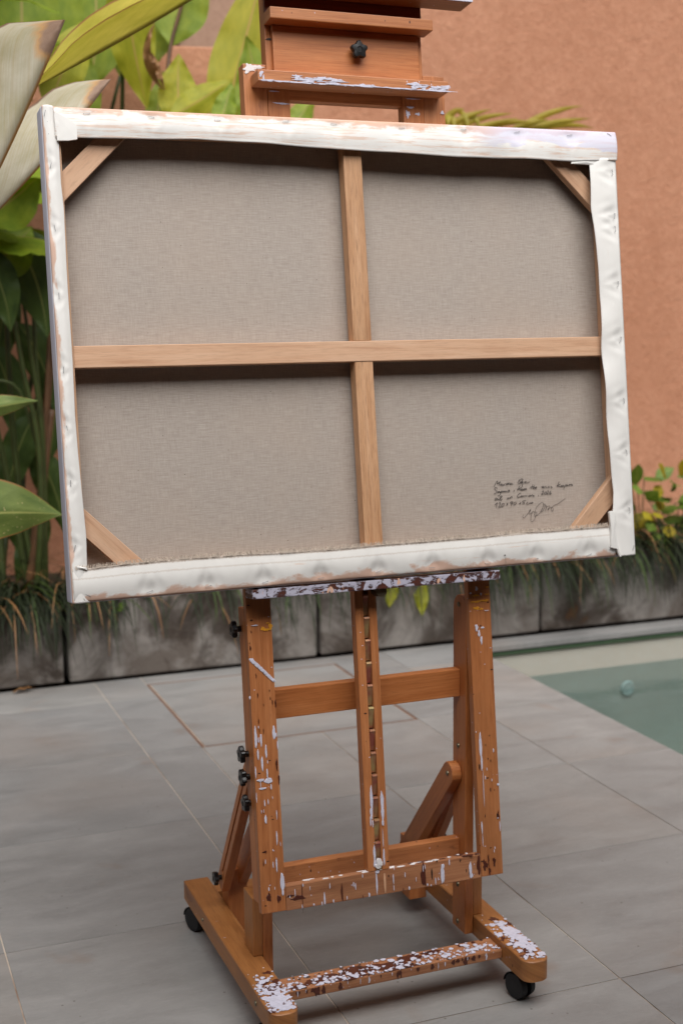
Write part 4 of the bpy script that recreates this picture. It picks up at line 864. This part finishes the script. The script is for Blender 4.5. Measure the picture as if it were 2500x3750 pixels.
def shade_canopy(o, root, n, seed):  # unseen leaves added overhead to shade the garden wall
    r = random.Random(seed); root = Vector(root)
    for i in range(n):
        a = r.uniform(0, 6.28); b = root + Vector((r.uniform(-.35, .35), r.uniform(-.45, -.1), r.uniform(2.35, 2.75))); d = Vector((math.cos(a), math.sin(a) * .8 - .25, r.uniform(-.05, .35))) * r.uniform(.6, .95)
        leaf(o, b, b + d, 'leaf_lime' if i % 2 else 'leaf_green', W(.15), W(.15), bow=(0, 0, .12), face=(0, 0, 1), fl=14, frr=14, seed=seed + i)
        stem(o, [b, b.lerp(root, .5) + Vector((0, .05, .1)), root + Vector((r.uniform(-.05, .05), r.uniform(0, .05), -.03))], .007, .016)
shade_canopy(BANANAS[0], BANANAS[0].location + Vector((-.45, 0, 0)), 4, 200)
for i, (x, y, z, a, L_) in enumerate(((-.75, 2.5, 1.85, .2, .7), (-.6, 2.75, 1.95, -.3, .75), (-.8, 2.3, 1.7, .5, .6), (-.55, 2.6, 2.05, .9, .5), (-.9, 2.7, 1.75, 0, .8), (-.4, 2.85, 1.9, -.1, .45), (-.7, 2.2, 1.9, .1, .55), (-.5, 2.4, 1.65, .3, .4))):  # more leaves added behind the silver ones to shade the wall
    b = Vector((x, y, z)); leaf(BANANAS[0], b, b + Vector((math.cos(a), math.sin(a) * .5, -.08)) * L_, 'leaf_green', W(.14), W(.14), bow=(0, 0, .08), face=(0, -.3, 1), fl=14, frr=14, seed=300 + i); stem(BANANAS[0], [b, b + Vector((-.1, .1, -.3)), BANANAS[0].location + Vector((-.1 * i / 3, .1, -.03))], .007, .014)
rc_ = random.Random(77)  # high leaves added at the left to keep sun off the wall
for i in range(14):
    b = Vector((rc_.uniform(-1.0, -.75), rc_.uniform(2.35, 2.85), rc_.uniform(2.15, 2.95))); leaf(BANANAS[0], b, b + Vector((rc_.uniform(.55, .75), rc_.uniform(-.15, .15), rc_.uniform(-.1, .05))), 'leaf_green', W(.17), W(.17), bow=(0, 0, .08), face=(0, -.2, 1), fl=10, frr=10, seed=400 + i)
    if i % 3 == 0: stem(BANANAS[0], [b, b + Vector((-.15, .15, -.5)), BANANAS[0].location + Vector((-.3 - .03 * i, .1, -.03))], .008, .016)
# curled dry leaf on the middle plant
dr_ = empty('dry_leaf', at(575, 300, 2.7), 'curled dry brown leaf hanging among green leaves', 'leaf')
leaf(dr_, at(600, 330, 2.75), at(570, 78, 2.66), 'leaf_dry', W(px(24, 2.7)), W(px(20, 2.7)), bow=(-.10, -.02, -.02), fl=50, frr=-35, rip=.012, seed=31); leaf(dr_, at(552, 190, 2.7), at(604, 330, 2.7), 'leaf_dry', W(px(16, 2.7)), W(px(18, 2.7)), bow=(.0, -.02, .02), fl=60, frr=20, rip=.012, seed=32)
# lower left plants
plant('ginger_plant', (-.28, 2.9, .27), 'tall ginger plant with dark drooping leaves beside the canvas', [
    (20, 840, 175, 1235, 2.5, 95, 'leaf_deep', dict(bow=(.05, 0, .08), fl=14, frr=12)), (-60, 800, 150, 640, 2.2, 90, 'leaf_green', dict(bow=(0, 0, -.02), fl=10, frr=14)),
    (-80, 900, 40, 1215, 2.4, 60, 'leaf_deep', dict(bow=(.04, 0, .04), fl=10, frr=10)), (-40, 1000, 120, 830, 2.45, 80, 'leaf_green', dict(fl=10, frr=10)), (300, 700, 200, 480, 2.7, 70, 'leaf_green', dict(fl=10, frr=10)),
    (-40, 1250, 70, 1640, 2.95, 60, 'leaf_deep', dict(bow=(.04, 0, .06), fl=14, frr=12)), (60, 1180, 200, 1500, 3.0, 58, 'leaf_deep', dict(bow=(.04, 0, .06), fl=14, frr=12)), (140, 1500, 20, 1860, 2.95, 55, 'leaf_deep', dict(bow=(-.03, 0, .05), fl=14, frr=12)), (110, 1640, 240, 1960, 3.0, 55, 'leaf_deep', dict(bow=(.04, 0, .06), fl=14, frr=12)), (-30, 1700, 90, 2060, 3.0, 60, 'leaf_deep', dict(bow=(.03, 0, .06), fl=14, frr=12)), (230, 1300, 180, 1700, 3.05, 55, 'leaf_deep', dict(fl=14, frr=12)), (30, 1000, -20, 1380, 3.0, 60, 'leaf_deep', dict(fl=14, frr=12)), (200, 900, 150, 1260, 3.0, 60, 'leaf_deep', dict(fl=14, frr=12)), (170, 1850, 60, 2140, 2.95, 50, 'leaf_deep', dict(fl=14, frr=12))],  # deep green leaves added over the wall to stand in for its shade
    [([(20, 1000, 2.6), (85, 1350, 2.62), (140, 1620, 2.66), (150, 1900, 2.72), (130, 2250, 2.8)], .008, .013, 'stem_green'), ([(70, 1000, 2.65), (120, 1330, 2.66), (150, 1560, 2.7), (165, 1850, 2.75), (150, 2250, 2.82)], .006, .012, 'stem_green'),
     ([(110, 900, 2.7), (135, 1350, 2.7), (160, 1640, 2.74), (170, 2250, 2.85)], .006, .012, 'stem_green'), ([(185, 1150, 2.72), (170, 1480, 2.74), (150, 1800, 2.78), (110, 2240, 2.85)], .006, .017, 'stem_brown'), ([(190, 1500, 2.78), (165, 1700, 2.78), (140, 1950, 2.8), (95, 2230, 2.85)], .014, .02, 'stem_brown'), ([(-20, 1390, 2.6), (70, 1430, 2.62), (140, 1640, 2.7)], .005, .008, 'stem_green')])
ap = empty('arching_leaf_plant', (-1.75, 1.9, .27), 'plant with a pale-spotted green leaf reaching in beside the lower left of the canvas', 'plant')
leaf(ap, at(-330, 1920, 1.2), at(228, 1884, 1.25), 'leaf_spotted', W(px(150, 1.2)), W(px(112, 1.2)), bow=(0, 0, .03), fl=12, frr=14, seed=51, rip=.004)
leaf(ap, at(-260, 1560, 1.45), at(143, 1468, 1.5), 'leaf_spotted', W(px(58, 1.4)), W(px(52, 1.4)), bow=(0, 0, .02), fl=18, frr=30, seed=52, rip=.004)
for x, y, Y in ((-330, 1920, 1.2), (-260, 1560, 1.45)):
    p = at(x, y, Y); stem(ap, [p, p + Vector((-.2, .05, -.08)), Vector((-1.5, 1.6, .6)), Vector((-1.75, 1.9, .24))], .005, .01)
# areca palm behind the canvas, only the frond ends rise above it
pa = empty('areca_palm', (1.75, 2.98, .27), 'yellow-green palm fronds showing above the canvas edge', 'palm')
for i, (bx, by, tx, ty) in enumerate(((1560, 540, 1900, 432), (1560, 520, 1880, 415), (1570, 500, 1800, 400), (1600, 480, 1700, 400), (1640, 420, 1665, 470), (1675, 418, 1715, 470), (1700, 418, 1760, 468), (1850, 500, 2132, 388), (1850, 500, 2165, 434), (1900, 490, 2175, 470), (1840, 495, 2010, 440), (1700, 500, 1960, 450), (1640, 415, 1640, 460))):
    leaf(pa, at(bx, by, 2.9), at(tx, ty, 2.85), 'leaf_palm', W(px(15, 2.9)), W(px(15, 2.9)), bow=(0, 0, .05 if i % 2 else .03), fl=20, frr=20, nu=12, nv=2, rip=.001, seed=60 + i, name='leaflet')
for pts in ([(1640, 560, 2.95), (1500, 520, 2.92), (1750, 405, 2.88)], [(1850, 520, 2.95), (1840, 495, 2.9)]):
    pass
stem(pa, [(1.75, 2.98, .25), (1.74, 2.97, 1.0), at(1700, 640, 2.93), at(1560, 530, 2.9)], .016, .006); stem(pa, [(1.75, 2.98, .25), (1.78, 2.97, 1.0), at(1800, 640, 2.93), at(1850, 500, 2.9)], .016, .006)
# shrubs at the right end of the bed
def shrub(name, label, c_, spread, n, seed, mats, ll=.07, group=None):
    o = empty(name, c_, label, 'shrub', group); r = random.Random(seed); c_ = Vector(c_)
    for i in range(n):
        d = Vector((r.uniform(-1, 1), r.uniform(-1, .6), r.uniform(-.1, 1.0))); b = c_ + Vector((d.x * spread[0], d.y * spread[1], .1 + abs(d.z) * spread[2])); dirn = Vector((d.x, d.y * .7 - .4, r.uniform(-.5, .5))).normalized(); L_ = ll * r.uniform(.7, 1.3)
        leaf(o, b, b + dirn * L_, mats[0 if r.random() > .3 else 1], W(L_ * .3), W(L_ * .3), bow=(0, 0, .01), face=(r.uniform(-.5, .5), -1, r.uniform(.4, 1.2)), fl=12, frr=12, nu=8, nv=2, rip=.001, seed=i)
        if i % 3 == 0: stem(o, [c_ + Vector((d.x * .02, 0, -.02)), c_.lerp(b, .5) + Vector((0, 0, .04)), b], .004, .002)
    return o
for i, (x, y, Y, mats, n, lab) in enumerate(((2345, 1850, 2.85, ('leaf_shrub', 'leaf_shrub'), 34, 'green leafy shrub just right of the canvas edge'), (2470, 1800, 2.8, ('leaf_shrub_yellow', 'leaf_shrub'), 40, 'variegated yellow-leaved shrub at the right edge of the picture'), (2640, 1850, 2.9, ('leaf_shrub', 'leaf_deep'), 36, 'dark leafy shrub at the far right end of the planter'))):
    p = at(x, y + 130, Y); p.z = max(.27, p.z - .12); shrub('shrub', lab, p, (.17, .1, .26), int(n * .8), 80 + i, mats, ll=.115)
hp = empty('hanging_plant', at(1480, 2130, 2.6), 'two broad lime leaves hanging over the planter below the canvas', 'plant')
leaf(hp, at(1440, 2090, 2.62), at(1425, 2225, 2.54), 'leaf_lime', W(px(34, 2.6)), W(px(34, 2.6)), fl=14, frr=14, seed=91); leaf(hp, at(1540, 2080, 2.62), at(1545, 2258, 2.54), 'leaf_lime', W(px(36, 2.6)), W(px(36, 2.6)), fl=14, frr=14, seed=92)
leaf(hp, at(420, 2200, 2.62), at(455, 2235, 2.55), 'leaf_shrub', W(px(30, 2.6)), W(px(30, 2.6)), fl=14, frr=14, seed=93)
# strap-leaved grass spilling over the blocks
def grass():
    r = random.Random(101); V, Fc, uvl = [], [], []
    def blade(root, dirn, L_, droop, wd):
        n = 6; p = Vector(root); d = Vector(dirn).normalized(); side = Vector((d.y, -d.x, 0)); side = side.normalized() if side.length > .01 else Vector((1, 0, 0)); b0 = len(V)
        for i in range(n + 1):
            u = i / n; ww = wd * (1 - u ** 2.2) + .0004; V.append(tuple(p - side * ww)); V.append(tuple(p + side * ww)); uvl.append((u, -1)); uvl.append((u, 1))
            p = p + d * (L_ / n); d = (d + Vector((0, 0, -droop / n))).normalized()
        for i in range(n): Fc.append((b0 + 2 * i, b0 + 2 * i + 1, b0 + 2 * i + 3, b0 + 2 * i + 2))
    for c in range(130):
        cx_ = r.choice([-.5, -.28, .0, .35, .7, .9, 1.25, 1.6, 1.8, 2.1, 2.4, 2.55, 2.75, 3.0]) + r.gauss(0, .1) if r.random() < .7 else r.uniform(-2.2, 4.2); cy = r.choice((r.uniform(2.62, 2.82), r.uniform(2.7, 3.1)))
        for k in range(r.randint(14, 26)):
            a = r.uniform(-math.pi, 0) if cy < 2.85 else r.uniform(-math.pi, math.pi); tilt_ = r.uniform(.35, 1.5)
            blade((cx_ + r.uniform(-.035, .035), max(cy, 2.66) + r.uniform(-.03, .03), .30), (math.cos(a) * .8, math.sin(a), tilt_), r.uniform(.2, .48), r.uniform(1.2, 3.4), r.uniform(.0022, .0048))
    for c in range(240):
        x = r.choice([-.42, -.3, .05, .32, .6, .72, .95, 1.2, 1.5, 1.62, 1.75, 1.9, 2.2, 2.35, 2.6, 2.8]) + r.gauss(0, .09) if r.random() < .8 else r.uniform(-2.2, 4.2); a = r.uniform(-2.2, -.9)
        blade((x, 2.66, .335), (math.cos(a) * .5, -1, r.uniform(.1, .7)), r.uniform(.14, .38), r.uniform(2.5, 4.2), r.uniform(.0022, .005))
    me = bpy.data.meshes.new('grass'); me.from_pydata(V, [], Fc); u = me.uv_layers.new(name='UVMap')
    for l in me.loops: u.data[l.index].uv = uvl[l.vertex_index]
    me.materials.append(MAT['grass_blade']); me.materials.append(MAT['leaf_dry']); me.materials.append(MAT['leaf_deep'])
    for p in me.polygons: q_ = (p.index // 6 * 7919) % 100; p.material_index = 1 if q_ < 7 else 2 if q_ < 18 else 0
    o = bpy.data.objects.new('grass', me); link(o); tag(o, 'dark strap-leaved grass spilling over the planter blocks', 'grass', kind='stuff')
grass()
# a dead leaf against the planter foot
dl_ = empty('fallen_leaf', (-.36, 2.55, .003), 'small dry fallen leaf on the tiles at the foot of the planter', 'leaf')
leaf(dl_, (-.41, 2.555, .006), (-.33, 2.56, .012), 'leaf_dry', W(.018), W(.016), bow=(0, 0, .02), face=(0, -.3, 1), fl=20, frr=-20, nu=8, nv=2, rip=.003, seed=3)
